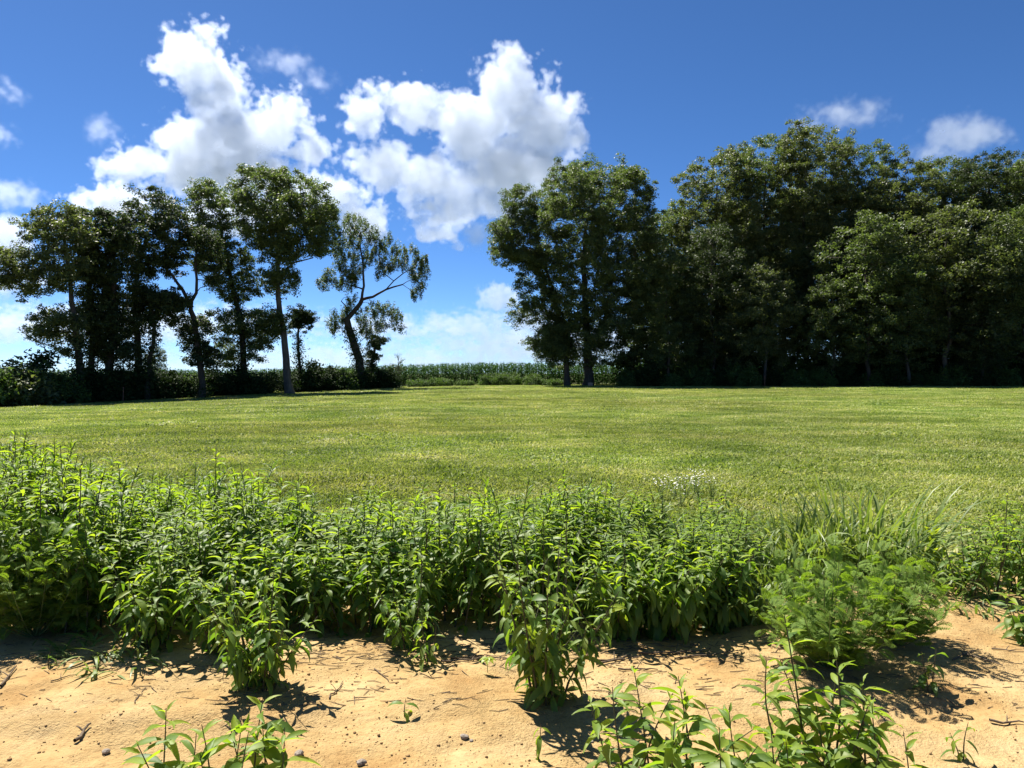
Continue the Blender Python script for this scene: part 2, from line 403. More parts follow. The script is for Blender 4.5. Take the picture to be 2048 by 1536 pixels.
make_tree('field_tree', 'tree with a trunk forking in a clear V and leafy skirts below', DL(400) - 2,
    [(Z1((1215, 1430), (1200, 1150), (1180, 1000), (1150, 900)), .27, .19), (Z1((1150, 900), (1100, 780), (1040, 700), (980, 640)), .16, .07), (Z1((1150, 900), (1185, 800), (1180, 640), (1200, 480)), .15, .06), (Z1((1130, 860), (1070, 820), (1010, 820)), .07, .03)],
    [Z1((960, 620), (1000, 500), (1080, 430), (1250, 420), (1340, 520), (1330, 740), (1250, 800), (1190, 620), (1130, 590), (1080, 680), (990, 700)),
     Z1((1010, 980), (1080, 930), (1180, 960), (1300, 900), (1320, 1000), (1240, 1060), (1330, 1180), (1330, 1270), (1180, 1240), (1050, 1230), (1020, 1180), (1120, 1100), (1100, 1060))],
    leaf='tree_dark', seed=6, clump=.5, dens=.62, gap=.08, lsize=.17, ivy=.3, group=gl)
make_tree('field_tree', 'tall ivy-wrapped tree close behind the tallest tree of the left row', DL(480) + 2,
    [(Z2((275, 1390), (260, 1150), (245, 950), (205, 800), (160, 560), (120, 360)), .32, .1)],
    [Z2((-80, 300), (-40, 160), (20, 115), (120, 160), (180, 260), (240, 480), (330, 620), (360, 800), (280, 880), (180, 860), (90, 780), (0, 730), (-60, 560)),
     Z2((130, 960), (220, 900), (350, 880), (420, 1000), (430, 1150), (380, 1230), (200, 1250), (110, 1230), (90, 1080))],
    leaf='tree_mid', seed=7, clump=.55, dens=.72, gap=.08, lsize=.17, ivy=.75, group=gl)
make_tree('field_tree', 'tallest tree of the left row with a pale leaning trunk and domed crown', DL(575) - 3,
    [(Z2((545, 1390), (515, 1120), (485, 920), (470, 720), (480, 500), (500, 300)), .36, .1), (Z2((470, 720), (560, 620), (680, 590)), .11, .04)],
    [Z2((140, 260), (160, 110), (270, 50), (440, 48), (580, 60), (690, 120), (800, 250), (820, 380), (830, 560), (740, 600), (620, 590), (560, 660), (640, 740), (560, 860), (480, 880), (380, 760), (350, 560), (240, 460)),
     Z2((370, 900), (470, 880), (560, 900), (560, 1000), (430, 1080), (360, 1000))],
    leaf='tree_mid', bark='bark_pale', seed=8, clump=.6, dens=.95, gap=.3, lsize=.175, group=gl, limbs=70)
make_tree('field_tree', 'slender ivy-covered pole of a tree beside the pale trunk', DL(595) + 1,
    [(Z2((600, 1390), (592, 1150), (600, 950)), .18, .09)], [Z2((560, 930), (600, 890), (690, 960), (690, 1010), (640, 1020), (640, 1150), (570, 1230))],
    leaf='ivy', seed=9, clump=.35, dens=.6, gap=.3, lsize=.14, ivy=1.0, group=gl, limbs=12)
make_tree('weeping_tree', 'open crooked tree with drooping twigs at the inner end of the left row', DL(725),
    [(Z2((975, 1390), (960, 1200), (915, 1060), (885, 960)), .46, .32), (Z2((885, 960), (945, 890), (975, 840)), .24, .2), (Z2((975, 840), (990, 760), (985, 620), (960, 480)), .14, .06),
     (Z2((975, 840), (1040, 825), (1120, 780), (1220, 750)), .15, .06), (Z2((890, 940), (880, 880), (850, 850)), .08, .04), (Z2((985, 780), (930, 760), (850, 740)), .08, .04), (Z2((1120, 780), (1230, 680), (1310, 640)), .06, .03)],
    [Z2((800, 480), (780, 360), (840, 315), (950, 335), (1080, 420), (1060, 560), (980, 700), (900, 730), (800, 620)),
     Z2((1050, 520), (1140, 440), (1270, 510), (1370, 590), (1382, 690), (1330, 850), (1280, 840), (1260, 700), (1180, 640), (1060, 720)),
     Z2((700, 740), (760, 650), (850, 670), (960, 700), (930, 790), (840, 780), (720, 800)), Z2((760, 990), (820, 850), (950, 810), (930, 900), (870, 960), (810, 1050)),
     Z2((950, 900), (1050, 850), (1180, 880), (1235, 960), (1230, 1030), (1130, 1000), (1080, 1090), (990, 1090), (930, 960))],
    leaf='tree_mid', seed=10, clump=.45, dens=.6, gap=.3, lsize=.14, ivy=.95, droop=1.6, limbs=80, lpc=55)
make_tree('ivy_stump', 'leaning ivy-covered stub beside the crooked drooping tree', DL(745) + .6,
    [(Z2((1010, 1390), (1030, 1250), (1060, 1090)), .2, .12)], [Z2((1010, 1150), (1040, 1060), (1100, 1075), (1085, 1150), (1050, 1240), (1000, 1250))],
    leaf='ivy', seed=11, clump=.32, dens=.6, gap=.25, lsize=.14, ivy=1.0, limbs=10, cat='stump')

make_tree('field_tree', 'bushy tree with a ragged outer edge standing free at the wood corner, over the corn', 75,
    [(Z3((680, 1360), (675, 1240), (650, 1080), (600, 820), (520, 560)), .3, .1)],
    [Z3((230, 480), (330, 380), (310, 290), (340, 205), (420, 210), (480, 300), (520, 560), (640, 900), (700, 1200), (720, 1250), (560, 1235), (470, 1170), (500, 1060), (560, 1000), (460, 1020), (330, 990), (350, 870), (390, 760), (340, 700), (250, 635)),
     Z3((470, 1170), (510, 1050), (600, 1000), (700, 1050), (740, 1230), (620, 1245), (560, 1230))],
    leaf='tree_mid', seed=12, clump=.55, dens=.85, gap=.0, lsize=.17, bough=1.5, lpc=90)
make_tree('field_tree', 'great round-crowned tree at the corner of the wood with a thick dark trunk', 76,
    [(Z3((800, 1370), (800, 1200), (790, 950), (770, 650), (800, 350)), .5, .12)],
    [Z3((470, 300), (560, 180), (610, 95), (720, 85), (800, 78), (920, 95), (1020, 105), (1140, 165), (1155, 240), (1200, 330), (1230, 600), (1150, 950), (1090, 1240), (720, 1260), (600, 980), (480, 650))],
    leaf='tree_mid', seed=13, clump=.6, dens=1.0, gap=.0, lsize=.175, limbs=90, bough=1.7, lpc=95)

gw = 'tall trees of the wood on the right'
wood = [
 ('slim tree filling the notch beside the great round-crowned tree', 77, 1345, [(1290, 470), (1330, 415), (1355, 400), (1385, 430), (1400, 560), (1385, 700), (1300, 710), (1270, 600)], 'tree_mid', 'bark'),
 ('stepped-crown tree of the wood, left shoulder of the high skyline', 76, 1435, [(1368, 400), (1380, 340), (1420, 325), (1455, 300), (1480, 320), (1505, 420), (1510, 600), (1480, 720), (1390, 720), (1360, 560)], 'tree_olive', 'bark'),
 ('high broad tree of the wood just below the skyline peak', 79, 1530, [(1470, 330), (1500, 285), (1545, 270), (1590, 300), (1610, 420), (1600, 620), (1560, 720), (1480, 720), (1460, 520)], 'tree_mid', 'bark'),
 ('peak tree of the wood standing highest on the skyline', 78, 1612, [(1560, 330), (1590, 265), (1620, 255), (1660, 262), (1690, 300), (1700, 450), (1680, 640), (1580, 660), (1550, 480)], 'tree_olive', 'bark_pale'),
 ('tree of the wood with loose airy top just past the peak', 80, 1715, [(1670, 300), (1700, 275), (1735, 300), (1765, 282), (1785, 330), (1790, 520), (1740, 680), (1680, 640), (1660, 440)], 'tree_mid', 'bark_pale'),
 ('yellower tree of the wood in the dip of the skyline', 77, 1800, [(1730, 400), (1770, 340), (1810, 320), (1850, 330), (1880, 420), (1880, 620), (1820, 700), (1740, 690), (1720, 520)], 'tree_olive', 'bark'),
 ('dark dense tree of the wood under the small white cloud', 80, 1890, [(1820, 380), (1850, 325), (1900, 318), (1940, 330), (1960, 460), (1950, 660), (1850, 690), (1815, 540)], 'tree_mid', 'bark'),
 ('tall tree of the wood with three bumps on top near the picture edge', 78, 1975, [(1910, 380), (1930, 320), (1965, 310), (1995, 297), (2030, 320), (2060, 400), (2060, 640), (1980, 700), (1910, 640)], 'tree_dark', 'bark'),
 ('outermost tall tree of the wood cut by the picture edge', 77, 2075, [(2010, 400), (2040, 320), (2090, 300), (2140, 360), (2160, 520), (2130, 700), (2030, 700)], 'tree_mid', 'bark'),
]
protos = []
for i, (lab, D, tx, poly, lm, bk) in enumerate(wood):
    D += 6; cxp = sum(a for a, b in poly) / len(poly); poly = [(cxp + (a - cxp) * 1.3, b) for a, b in poly]
    top = min(b for a, b in poly); poly = [(a, b + 45 if b > 600 else b) for a, b in poly]
    protos.append(make_tree('wood_tree', lab, D, [([(tx, 770), (tx + 3, 650), (tx - 5, 520), (tx, top + 70)], .3, .08)], [poly], leaf=lm, bark=bk, seed=30 + i, clump=.6, dens=.5, gap=.0, lsize=.2, group=gw, limbs=50, bough=1.9, lpc=80))
# lower edge trees in front of them (copies of the same kinds, smaller) and the rows behind
rng = np.random.default_rng(5)
edge_labels = ['low edge tree in front of the notch beside the great tree', 'low edge tree before the left shoulder of the wood', 'light leafy edge tree left of the pale trunk', 'low edge tree right of the pale trunk',
               'low edge tree below the airy top of the wood', 'low edge tree below the yellower tree', 'low edge tree below the small white cloud', 'low dark edge tree near the picture edge', 'last low edge tree at the picture edge']
edge_kinds = []
for i, (px, ty) in enumerate(((1335, 500), (1425, 440), (1530, 520), (1665, 545), (1735, 430), (1815, 520), (1890, 405), (1965, 500), (2055, 420))):
    D = 73 + rng.uniform(-.5, 1.5); x = (px - 1024) / F * D
    if i < 4:
        w = 62 + 6 * (i % 3)
        poly = [(px - w, 690), (px - w - 8, 640), (px - w * .8, ty + 55), (px - w * .35, ty + 8), (px + 10, ty), (px + w * .6, ty + 22), (px + w, ty + 90), (px + w * .95, 660), (px + w * .6, 735), (px - w * .5, 740)]
        edge_kinds.append((ty, make_tree('edge_tree', edge_labels[i], D, [([(px, 770), (px + 4, 690), (px - 4, 620), (px, ty + 50)], .16, .05)], [poly], leaf=('tree_mid', 'tree_dark', 'tree_olive', 'tree_mid')[i], bark=('bark', 'bark', 'bark_pale', 'bark_pale')[i],
            seed=70 + i, clump=.55, dens=.36, gap=.15, lsize=.165, bough=1.2, lpc=80, group='lower trees along the edge of the wood', limbs=36)))
    else:
        ty0, src = edge_kinds[(i * 3) % 4]; sc = (HZ - ty + 20) / (HZ - ty0 + 20)
        copy_tree(src, (x, D, float(H(x, D))), i * 1.9, (sc * 1.1, sc * 1.1, sc), edge_labels[i], 'lower trees along the edge of the wood')
for row, (D, n) in enumerate(((95, 11),)):
    for i in range(n):
        px = 1300 + i * 88 + rng.uniform(-20, 20) + row * 40; x = (px - 1024) / F * D; src = protos[rng.integers(len(protos))]
        s = rng.uniform(.78, .92) * (.8 if px < 1400 else 1)
        copy_tree(src, (x, D, float(H(x, D))), rng.uniform(0, 6.28), (s * 1.15, s * 1.15, s), 'tree deep in the wood, dimly seen between the front crowns', 'trees deep inside the wood')

# ------------------------------------------------------------------ shrubs along the tree lines
def make_shrub_mesh(seed, w, h, lm='shrub', n=46, lpc=85, ls=.16):
    rng = np.random.default_rng(seed)
    a = rng.random(n) * 6.28; rr = np.sqrt(rng.random(n)) * w; z = rng.random(n) * h * (1 - .55 * (rr / w) ** 2) + .1
    cl = np.stack([np.cos(a) * rr, np.sin(a) * rr, z], 1)
    c = np.repeat(cl, lpc, 0); u = rng.normal(size=c.shape); u /= np.linalg.norm(u, axis=1)[:, None]
    c = c + u * rng.random((len(c), 1)) ** .5 * np.repeat(rng.uniform(.25, .55, n), lpc)[:, None]
    c[:, 2] = np.abs(c[:, 2])
    V, Q = leaf_quads(c, ls, rng, .4, .2)
    leaf = mesh_np('foliage', V, Q, M[lm])
    st = []
    for k in range(0, n, 2):
        st.append(tube([(rng.normal() * .1, rng.normal() * .1, -.1), cl[k] * .5 + (0, 0, .15), cl[k]], [.035, .022, .008], 5))
    V, Q = merge(st)
    return leaf, mesh_np('stems', V, Q, M['bark'])
shrub_kinds = [make_shrub_mesh(50, 1.3, 1.7), make_shrub_mesh(51, 1.1, 2.0, 'ivy'), make_shrub_mesh(52, 1.5, 1.3), make_shrub_mesh(53, 1.0, 1.5, 'tree_olive'), make_shrub_mesh(54, 1.2, .7)]
def shrub(px, D, k, s, label, group):
    x = (px - 1024) / F * D
    r = link('shrub', None, loc=(x, D, float(H(x, D)))); tag(r, label, 'shrub', group)
    r.rotation_euler = (0, 0, px * .37); r.scale = s if not np.isscalar(s) else (s, s, s)
    link('foliage', shrub_kinds[k][0], r); link('stems', shrub_kinds[k][1], r)['kind'] = 'stuff'
    return r
gs = 'shrubs under the left tree row'
for i, (px, dd, k, s, lab) in enumerate((
    (5, -1, 0, 1.25, 'leafy shrub at the far outer edge left of the tree row'), (50, -1.5, 3, 1.3, 'light green shrub second from the outer edge of the tree row'), (78, 0, 1, 1.45, 'tall pointed shrub rising by the outermost tree'),
    (115, -1, 0, 1.05, 'rounded shrub in front of the outermost trunk'), (190, 0, 1, 1.0, 'dark shrub between the second and third trunks'), (232, -.5, 1, .95, 'dark shrub at the foot of the thick third trunk'),
    (262, 1, 1, .9, 'dark shrub at the foot of the fourth trunk'), (335, 0, 1, .9, 'dark low shrub before the sunlit corn gap'), (378, .5, 0, .85, 'shrub just left of the forked tree foot'), (425, .5, 1, .95, 'dark shrub just right of the forked tree foot'),
    (470, 1, 1, 1.0, 'dark shrub around the ivy-wrapped tree foot'), (512, 1, 0, .8, 'low shrub between ivy-wrapped tree and pale trunk'), (628, .5, 1, 1.15, 'round dark shrub just right of the ivy pole'), (660, 1, 1, .95, 'dark shrub midway to the crooked tree'),
    (690, .5, 0, 1.0, 'spiky-topped shrub left of the crooked tree'), (745, 0, 1, .95, 'dark shrub at the foot of the ivy stub'), (775, .5, 1, .8, 'low shrub under the bare-topped sapling'))):
    shrub(px, DL(px) + dd, k, (s * 1.35, s * 1.2, s * 1.25), lab, gs)
gs = 'shrubs at the foot of the wood'
ORD = 'first second third fourth fifth sixth seventh eighth ninth tenth eleventh twelfth thirteenth fourteenth fifteenth sixteenth seventeenth'.split()
for i, px in enumerate((1262, 1300, 1345, 1400, 1440, 1485, 1545, 1590, 1640, 1690, 1745, 1790, 1850, 1905, 1955, 2010, 2060)):
    shrub(px, 73 - (i % 3) * .6, (0, 1, 2, 0, 1)[i % 5], (1.0, 1.25, .85, 1.1)[i % 4], 'dark leafy shrub at the foot of the wood, %s counted from the great round-crowned tree' % ORD[i], gs)
for i in range(26):
    D = 77 + (i % 3) * 5 + (i * 7 % 5) * .3; px = 1280 + i * 33
    shrub(px, D, (1, 0, 1, 2)[i % 4], (1.9, 1.9, 2.3), 'tall understorey shrub in the deep shade inside the wood', 'understorey shrubs inside the wood')
gs = 'low bushes in front of the corn'
for px, D, k, s, lab in ((835, 76, 4, .9, 'low weedy bush by the corn nearest the crooked tree'), (880, 77, 4, 1.0, 'pale low bush in front of the corn, left of middle'), (985, 78, 2, .9, 'rounded dark bush in front of the middle of the corn'), (1020, 78, 2, .95, 'widest bush in front of the corn'),
                      (1065, 78, 2, .85, 'bush in front of the corn just left of the wood corner'), (1105, 77, 4, .8, 'lowest bush at the corn edge by the wood corner tree'), (930, 77, 4, .7, 'small bush in the gap at the middle of the corn edge')):
    shrub(px, D, k, s, lab, gs)

rng = np.random.default_rng(77)
n = 1500; hp = rng.uniform(-60, 800, n); hd = DL(hp) + rng.normal(size=n) * .9 + .6; hx = (hp - 1024) / F * hd
hh = (1.5 + .9 * vnoise(hx * .35, 0 * hx, 15)) * np.interp(hp, [-60, 130, 560, 800], [1.1, 1.0, .85, .75]); hz = rng.random(n) * hh
c = np.repeat(np.stack([hx, hd, H(hx, hd) + hz], 1), 42, 0) + rng.normal(size=(n * 42, 3)) * (.28, .28, .2)
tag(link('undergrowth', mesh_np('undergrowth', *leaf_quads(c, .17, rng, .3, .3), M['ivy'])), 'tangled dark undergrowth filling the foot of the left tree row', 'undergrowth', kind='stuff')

# young bare-topped sapling by the corn
rng = np.random.default_rng(8)
D = 74; b0 = P(797, 770, D); b0[2] = float(H(b0[0], D))
sp = link('sapling', None, loc=b0); tag(sp, 'small tiered sapling with bare twig tips in front of the corn', 'sapling')
link('trunk', mesh_np('trunk', *tube([(0, 0, -.1), (.05, 0, 1.5), (-.05, 0, 2.8), (-.1, 0, 3.5)], [.05, .04, .02, .008], 6), M['bark']), sp)
br, cc = [], []
for k in range(22):
    z = rng.uniform(.9, 3.2); a = rng.random() * 6.28; l = (3.6 - z) * .36 + .25
    e = np.array([math.cos(a) * l, math.sin(a) * l, z + .28 * l + (.2 if z > 2.4 else 0)])
    br.append(tube([(0, 0, z - .1), e * (.5, .5, 1) - (0, 0, .05), e], [.015, .01, .005], 4))
    m = 6 if z > 2.6 else 60
    t = rng.random((m, 1)); cc.append(np.array([0, 0, z - .1]) + (e - (0, 0, z - .1)) * t + rng.normal(size=(m, 3)) * .09)
link('branches', mesh_np('branches', *merge(br), M['bark']), sp)['kind'] = 'stuff'
link('crown', mesh_np('crown', *leaf_quads(np.concatenate(cc), .12, rng, .4, .2), M['tree_dark']), sp)

# ------------------------------------------------------------------ corn field behind the tree lines
def corn_plant(rng, h=2.35):
    parts = [tube([(0, 0, -.05), (0, 0, h * .85)], [.018, .012], 4)]
    for k in range(11):
        z = .25 + k * h * .079 + rng.uniform(0, .05); a = (k % 2) * math.pi + rng.normal() * .5; L = rng.uniform(.55, .85); up = rng.uniform(.55, .95)
        pts = []
        for q in range(5):
            t = q / 4; pts.append((t * L * .75, z + up * L * t - .95 * L * t * t))
        w = [.035, .08, .078, .046, .005]; ca, sa = math.cos(a), math.sin(a); V = []
        for (r, zz), ww in zip(pts, w): V += [(r * ca - ww * sa, r * sa + ww * ca, zz), (r * ca + ww * sa, r * sa - ww * ca, zz)]
        parts.append((np.array(V), np.array([(2 * i, 2 * i + 1, 2 * i + 3, 2 * i + 2) for i in range(4)])))
    for k in range(5):
        a = rng.random() * 6.28; parts.append(tube([(0, 0, h * .84), (math.cos(a) * .06, math.sin(a) * .06, h + rng.uniform(-.05, .1))], [.008, .003], 3))
    return merge([(V, Q if Q.shape[1] == 4 else Q) for V, Q in parts])
rng = np.random.default_rng(11)
ck = [corn_plant(rng) for _ in range(6)]
ckm = [mesh_np('corn_plant', V, Q, M['corn']) for V, Q in ck]
def corn_row_y(px): return 80.5 + 3.5 * ss((px - 1250) / -900)
for i, px in enumerate(np.linspace(255, 1405, 290)):
    y = float(corn_row_y(px)) + rng.normal() * .08; x = (px - 1024) / F * y
    o = link('corn_plant', ckm[i % 6], loc=(x, y, float(H(x, y)))); s = rng.uniform(.88, 1.08); o.scale = (s, s, s); o.rotation_euler = (0, 0, rng.random() * 6.28)
    tag(o, 'tall green corn plant in the front row of the cornfield', 'corn plant', 'corn plants in the front row of the field')
acc = []
for r in range(1, 9):
    for px in np.linspace(-250, 1410, 300):
        y = float(corn_row_y(px)) + r * .9 + rng.normal() * .08; x = (px + rng.normal() * 2 - 1024) / F * y
        V, Q = ck[rng.integers(6)]; a = rng.random() * 6.28; s = rng.uniform(.88, 1.1); c_, s_ = math.cos(a) * s, math.sin(a) * s
        acc.append((np.stack([V[:, 0] * c_ - V[:, 1] * s_ + x, V[:, 0] * s_ + V[:, 1] * c_ + y, V[:, 2] * s + float(H(x, y))], 1), Q))
tag(link('corn_field', mesh_np('corn_field', *merge(acc), M['corn'])), 'rows of green corn standing behind the front row', 'corn', kind='stuff')
# far trees beyond the corn
for px, D, s, lab in ((318, 160, .3, 'pale distant tree beyond the corn, seen between the left trunks'), (298, 165, .26, 'smaller distant tree beyond the corn beside the pale one')):
    x = (px - 1024) / F * D; copy_tree(protos[1], (x, D, float(H(x, D)) + 0), px, s, lab, 'distant trees beyond the corn')

# ------------------------------------------------------------------ posts, marker board, bird
def post(px, D, top, r, label, lean=.03):
    x = (px - 1024) / F * D; z0 = float(H(x, D)); h = EYE + (HZ - top) / F * D - z0
    o = link('fence_post', None, loc=(x, D, z0)); tag(o, label, 'post', 'thin posts at the field edge')
    link('shaft', mesh_np('shaft', *tube([(0, 0, -.2), (lean * .5, 0, h * .5), (lean, 0, h)], [r, r, r * .9], 6), M['post']), o)
    link('cap', mesh_np('cap', *tube([(lean, 0, h), (lean, 0, h + .03), (lean, 0, h + .05)], [r * 1.3, r * 1.3, r * .2], 6), M['post']), o)
post(246, 50, 775, .03, 'thin metal post in the shade under the left trees')
post(1529, 71, 752, .045, 'thin rusty red post in front of the wood')
x = (1181 - 1024) / F * 73
o = link('marker_board', mesh_np('marker_board', [(sx * .24, sy * .03, z) for z in (0, .34, .38) for sx, sy in ((-1, -1), (1, -1), (1, 1), (-1, 1))],
     [(0, 1, 5, 4), (1, 2, 6, 5), (2, 3, 7, 6), (3, 0, 4, 7), (4, 5, 9, 8), (5, 6, 10, 9), (6, 7, 11, 10), (7, 4, 8, 11), (8, 9, 10, 11)], M['marker']), loc=(x, 73, float(H(x, 73)) - .02))
tag(o, 'small weathered tan board at the foot of the great tree', 'board')
bv = [(.0, -.1, 0), (.02, 0, .02), (-.02, 0, .02), (0, 0, -.02), (0, .12, 0), (.17, .01, .05), (.05, .05, .015), (-.17, .01, .05), (-.05, .05, .015), (.03, .18, 0), (-.03, .18, 0)]
bf = [(0, 1, 2), (0, 3, 1), (0, 2, 3), (1, 4, 2), (1, 3, 4), (2, 4, 3), (1, 5, 6), (2, 8, 7), (4, 9, 10)]
bird = link('bird', mesh_np('bird', bv, bf, M['bird']), loc=P(1396, 314, 60)); bird.rotation_euler = (0, .15, 1.1)
tag(bird, 'tiny dark bird gliding in the blue sky left of the wood', 'bird')

# ------------------------------------------------------------------ mown meadow grass
rng = np.random.default_rng(21)
def tuft(n, rad, h0, h1, w, seed, broad=.4):
    r = np.random.default_rng(seed)
    a = r.random(n) * 6.283; d = np.sqrt(r.random(n)) * rad; bx, by = np.cos(a) * d, np.sin(a) * d
    h = r.uniform(h0, h1, n) * (.6 + .8 * vnoise(bx * 9 + seed, by * 9, seed)); la = r.random(n) * 6.283; lean = r.uniform(.1, 1.1, n) * h
    wa = la + 1.57 + r.normal(size=n) * .4; isb = r.random(n) < broad; ww = np.where(isb, w * 2.4, w) * r.uniform(.7, 1.3, n)
    h = np.where(isb, h * .75, h)
    wx, wy = np.cos(wa) * ww, np.sin(wa) * ww; lx, ly = np.cos(la) * lean, np.sin(la) * lean
    z0 = np.full(n, -.01)
    V = np.stack([np.stack([bx - wx * .5, by - wy * .5, z0], 1), np.stack([bx + wx * .5, by + wy * .5, z0], 1),
                  np.stack([bx + lx * .4 + wx * .6, by + ly * .4 + wy * .6, h * .62], 1), np.stack([bx + lx * .4 - wx * .6, by + ly * .4 - wy * .6, h * .62], 1),
                  np.stack([bx + lx, by + ly, h * np.where(isb, .75, 1.0)], 1)], 1).reshape(-1, 3)
    i = np.arange(n)[:, None] * 5
    T = np.concatenate([i + np.array([[0, 1, 2]]), i + np.array([[0, 2, 3]]), i + np.array([[3, 2, 4]])])
    return mesh_np('grass_tuft', V, T, M['grass'])
tp = []
for k, (n, h0, h1) in enumerate(((270, .015, .04), (240, .015, .035), (270, .02, .045), (220, .015, .035), (240, .02, .07))):
    x, y = -6 + 3 * k, 12 + k
    o = link('grass_tuft', tuft(n, .36, h0, h1, .013, 60 + k), loc=(x, y, float(H(x, y)))); tp.append(tag(o, 'short mown grass', 'grass', kind='stuff'))
pts, scl, rot, idx = [], [], [], []
def scatter(y0, y1, n, s0, s1, wts):
    y = np.sqrt(rng.uniform(y0 ** 2, y1 ** 2, n)); x = rng.uniform(-.80, .80, n) * (y + 2.5)
    edge = 6.1 + .8 * (vnoise(x * 1.2, y * .0 + 3, 4) - .3) + np.where(x > 1.2, -.35, 0)
    k = y > edge; x, y = x[k], y[k]
    pts.append(np.stack([x, y, H(x, y)], 1)); scl.append(rng.uniform(s0, s1, len(x)) * (.62 + .85 * fbm(x * .55, y * .55, 4, 61)) * np.where(rng.random(len(x)) < .05, 1.7, 1)); rot.append(rng.random(len(x)) * 6.283); idx.append(rng.choice(5, len(x), p=wts))
W1 = [.27, .25, .2, .2, .08]
scatter(5.6, 13, 4600, .7, 1.25, [.25, .25, .22, .18, .10]); scatter(13, 30, 13000, .8, 1.35, W1); scatter(30, 56, 13000, 1.1, 1.7, W1); scatter(56, 84, 9000, 1.5, 2.3, W1)
pts = np.concatenate(pts); me = bpy.data.meshes.new('meadow_grass'); me.vertices.add(len(pts)); me.vertices.foreach_set('co', pts.astype(np.float32).ravel())
for nm, arr, ty in (('scl', np.concatenate(scl), 'FLOAT'), ('rot', np.concatenate(rot), 'FLOAT'), ('pick', np.concatenate(idx), 'INT')):
    at = me.attributes.new(nm, ty, 'POINT'); at.data.foreach_set('value', arr.astype(np.float32 if ty == 'FLOAT' else np.int32))
meadow = link('meadow_grass', me); tag(meadow, 'short mown grass and clover covering the field', 'grass', kind='stuff')
g = bpy.data.node_groups.new('meadow', 'GeometryNodeTree'); g.is_modifier = True
g.interface.new_socket('Geometry', in_out='INPUT', socket_type='NodeSocketGeometry'); g.interface.new_socket('Geometry', in_out='OUTPUT', socket_type='NodeSocketGeometry')
N = g.nodes; L = g.links.new
gi, go = N.new('NodeGroupInput'), N.new('NodeGroupOutput'); jn = N.new('GeometryNodeJoinGeometry'); ip = N.new('GeometryNodeInstanceOnPoints')
for o in reversed(tp):
    oi = N.new('GeometryNodeObjectInfo'); oi.transform_space = 'ORIGINAL'; oi.inputs['Object'].default_value = o; oi.inputs['As Instance'].default_value = True; L(oi.outputs['Geometry'], jn.inputs[0])
def named(nm, ty):
    a = N.new('GeometryNodeInputNamedAttribute'); a.data_type = ty; a.inputs[0].default_value = nm; return a.outputs[0]
L(gi.outputs[0], ip.inputs['Points']); L(jn.outputs[0], ip.inputs['Instance']); ip.inputs['Pick Instance'].default_value = True
L(named('pick', 'INT'), ip.inputs['Instance Index']); sz = N.new('ShaderNodeCombineXYZ'); zs_ = N.new('ShaderNodeMath'); zs_.operation = 'POWER'; zs_.inputs[1].default_value = .35; L(named('scl', 'FLOAT'), zs_.inputs[0])
for q in (0, 1): L(named('scl', 'FLOAT'), sz.inputs[q])
L(zs_.outputs[0], sz.inputs[2]); cx = N.new('ShaderNodeCombineXYZ'); L(named('rot', 'FLOAT'), cx.inputs[2]); L(cx.outputs[0], ip.inputs['Rotation'])
L(sz.outputs[0], ip.inputs['Scale']); L(ip.outputs[0], go.inputs[0])
meadow.modifiers.new('scatter', 'NODES').node_group = g

# ------------------------------------------------------------------ broad-leaved weeds
def leaf_shape(Ln, Wd, droop, fold, lift, seg=5, seed=0):
    r = np.random.default_rng(seed); V, Q = [], []
    x = z = 0.0; ang = lift; st = Ln / seg
    for i in range(seg + 1):
        t = i / seg; w = Wd * .5 * (math.sin(math.pi * t ** .72) ** .9) * (1 if t < 1 else 0) + (.0012 if i in (0, seg) else 0)
        wob = 1 + .12 * r.normal()
        V += [(x, -w * wob, z + w * fold), (x, 0, z), (x, w * wob, z + w * fold)]
        x += math.cos(ang) * st; z += math.sin(ang) * st; ang -= droop / seg * (1 + .3 * r.normal())
    for i in range(seg):
        a = i * 3; Q += [(a, a + 1, a + 4, a + 3), (a + 1, a + 2, a + 5, a + 4)]
    return np.array(V), np.array(Q)
LS = {'y': [leaf_shape(.1, .026, .5 + .2 * k, .5, .3, seed=k) for k in range(4)], 'm': [leaf_shape(.105, .03, .6 + .3 * k, .35, .3, seed=10 + k) for k in range(5)]}
LS['n'] = [leaf_shape(.11, .014, .5 + .25 * k, .3, .45, seed=30 + k) for k in range(4)]
WM = {'y': 'weed_young', 'm': 'weed', 'n': 'weed_narrow'}
M['weed_narrow'] = leaf_mat('weed_leaf_narrow', [(.09, .15, .04), (.13, .195, .055), (.18, .24, .07)], (1.7, 1.8, .6), .4, .5, .3, per_object=True)
LM = {k: [mesh_np('leaf', V, Q, M[WM[k]], True) for V, Q in v] for k, v in LS.items()}

def xf(loc, az, pitch, roll, s):
    return Matrix.LocRotScale(Vector(loc), (Matrix.Rotation(az, 3, 'Z') @ Matrix.Rotation(-pitch, 3, 'Y') @ Matrix.Rotation(roll, 3, 'X')).to_quaternion(), Vector((s, s, s)))

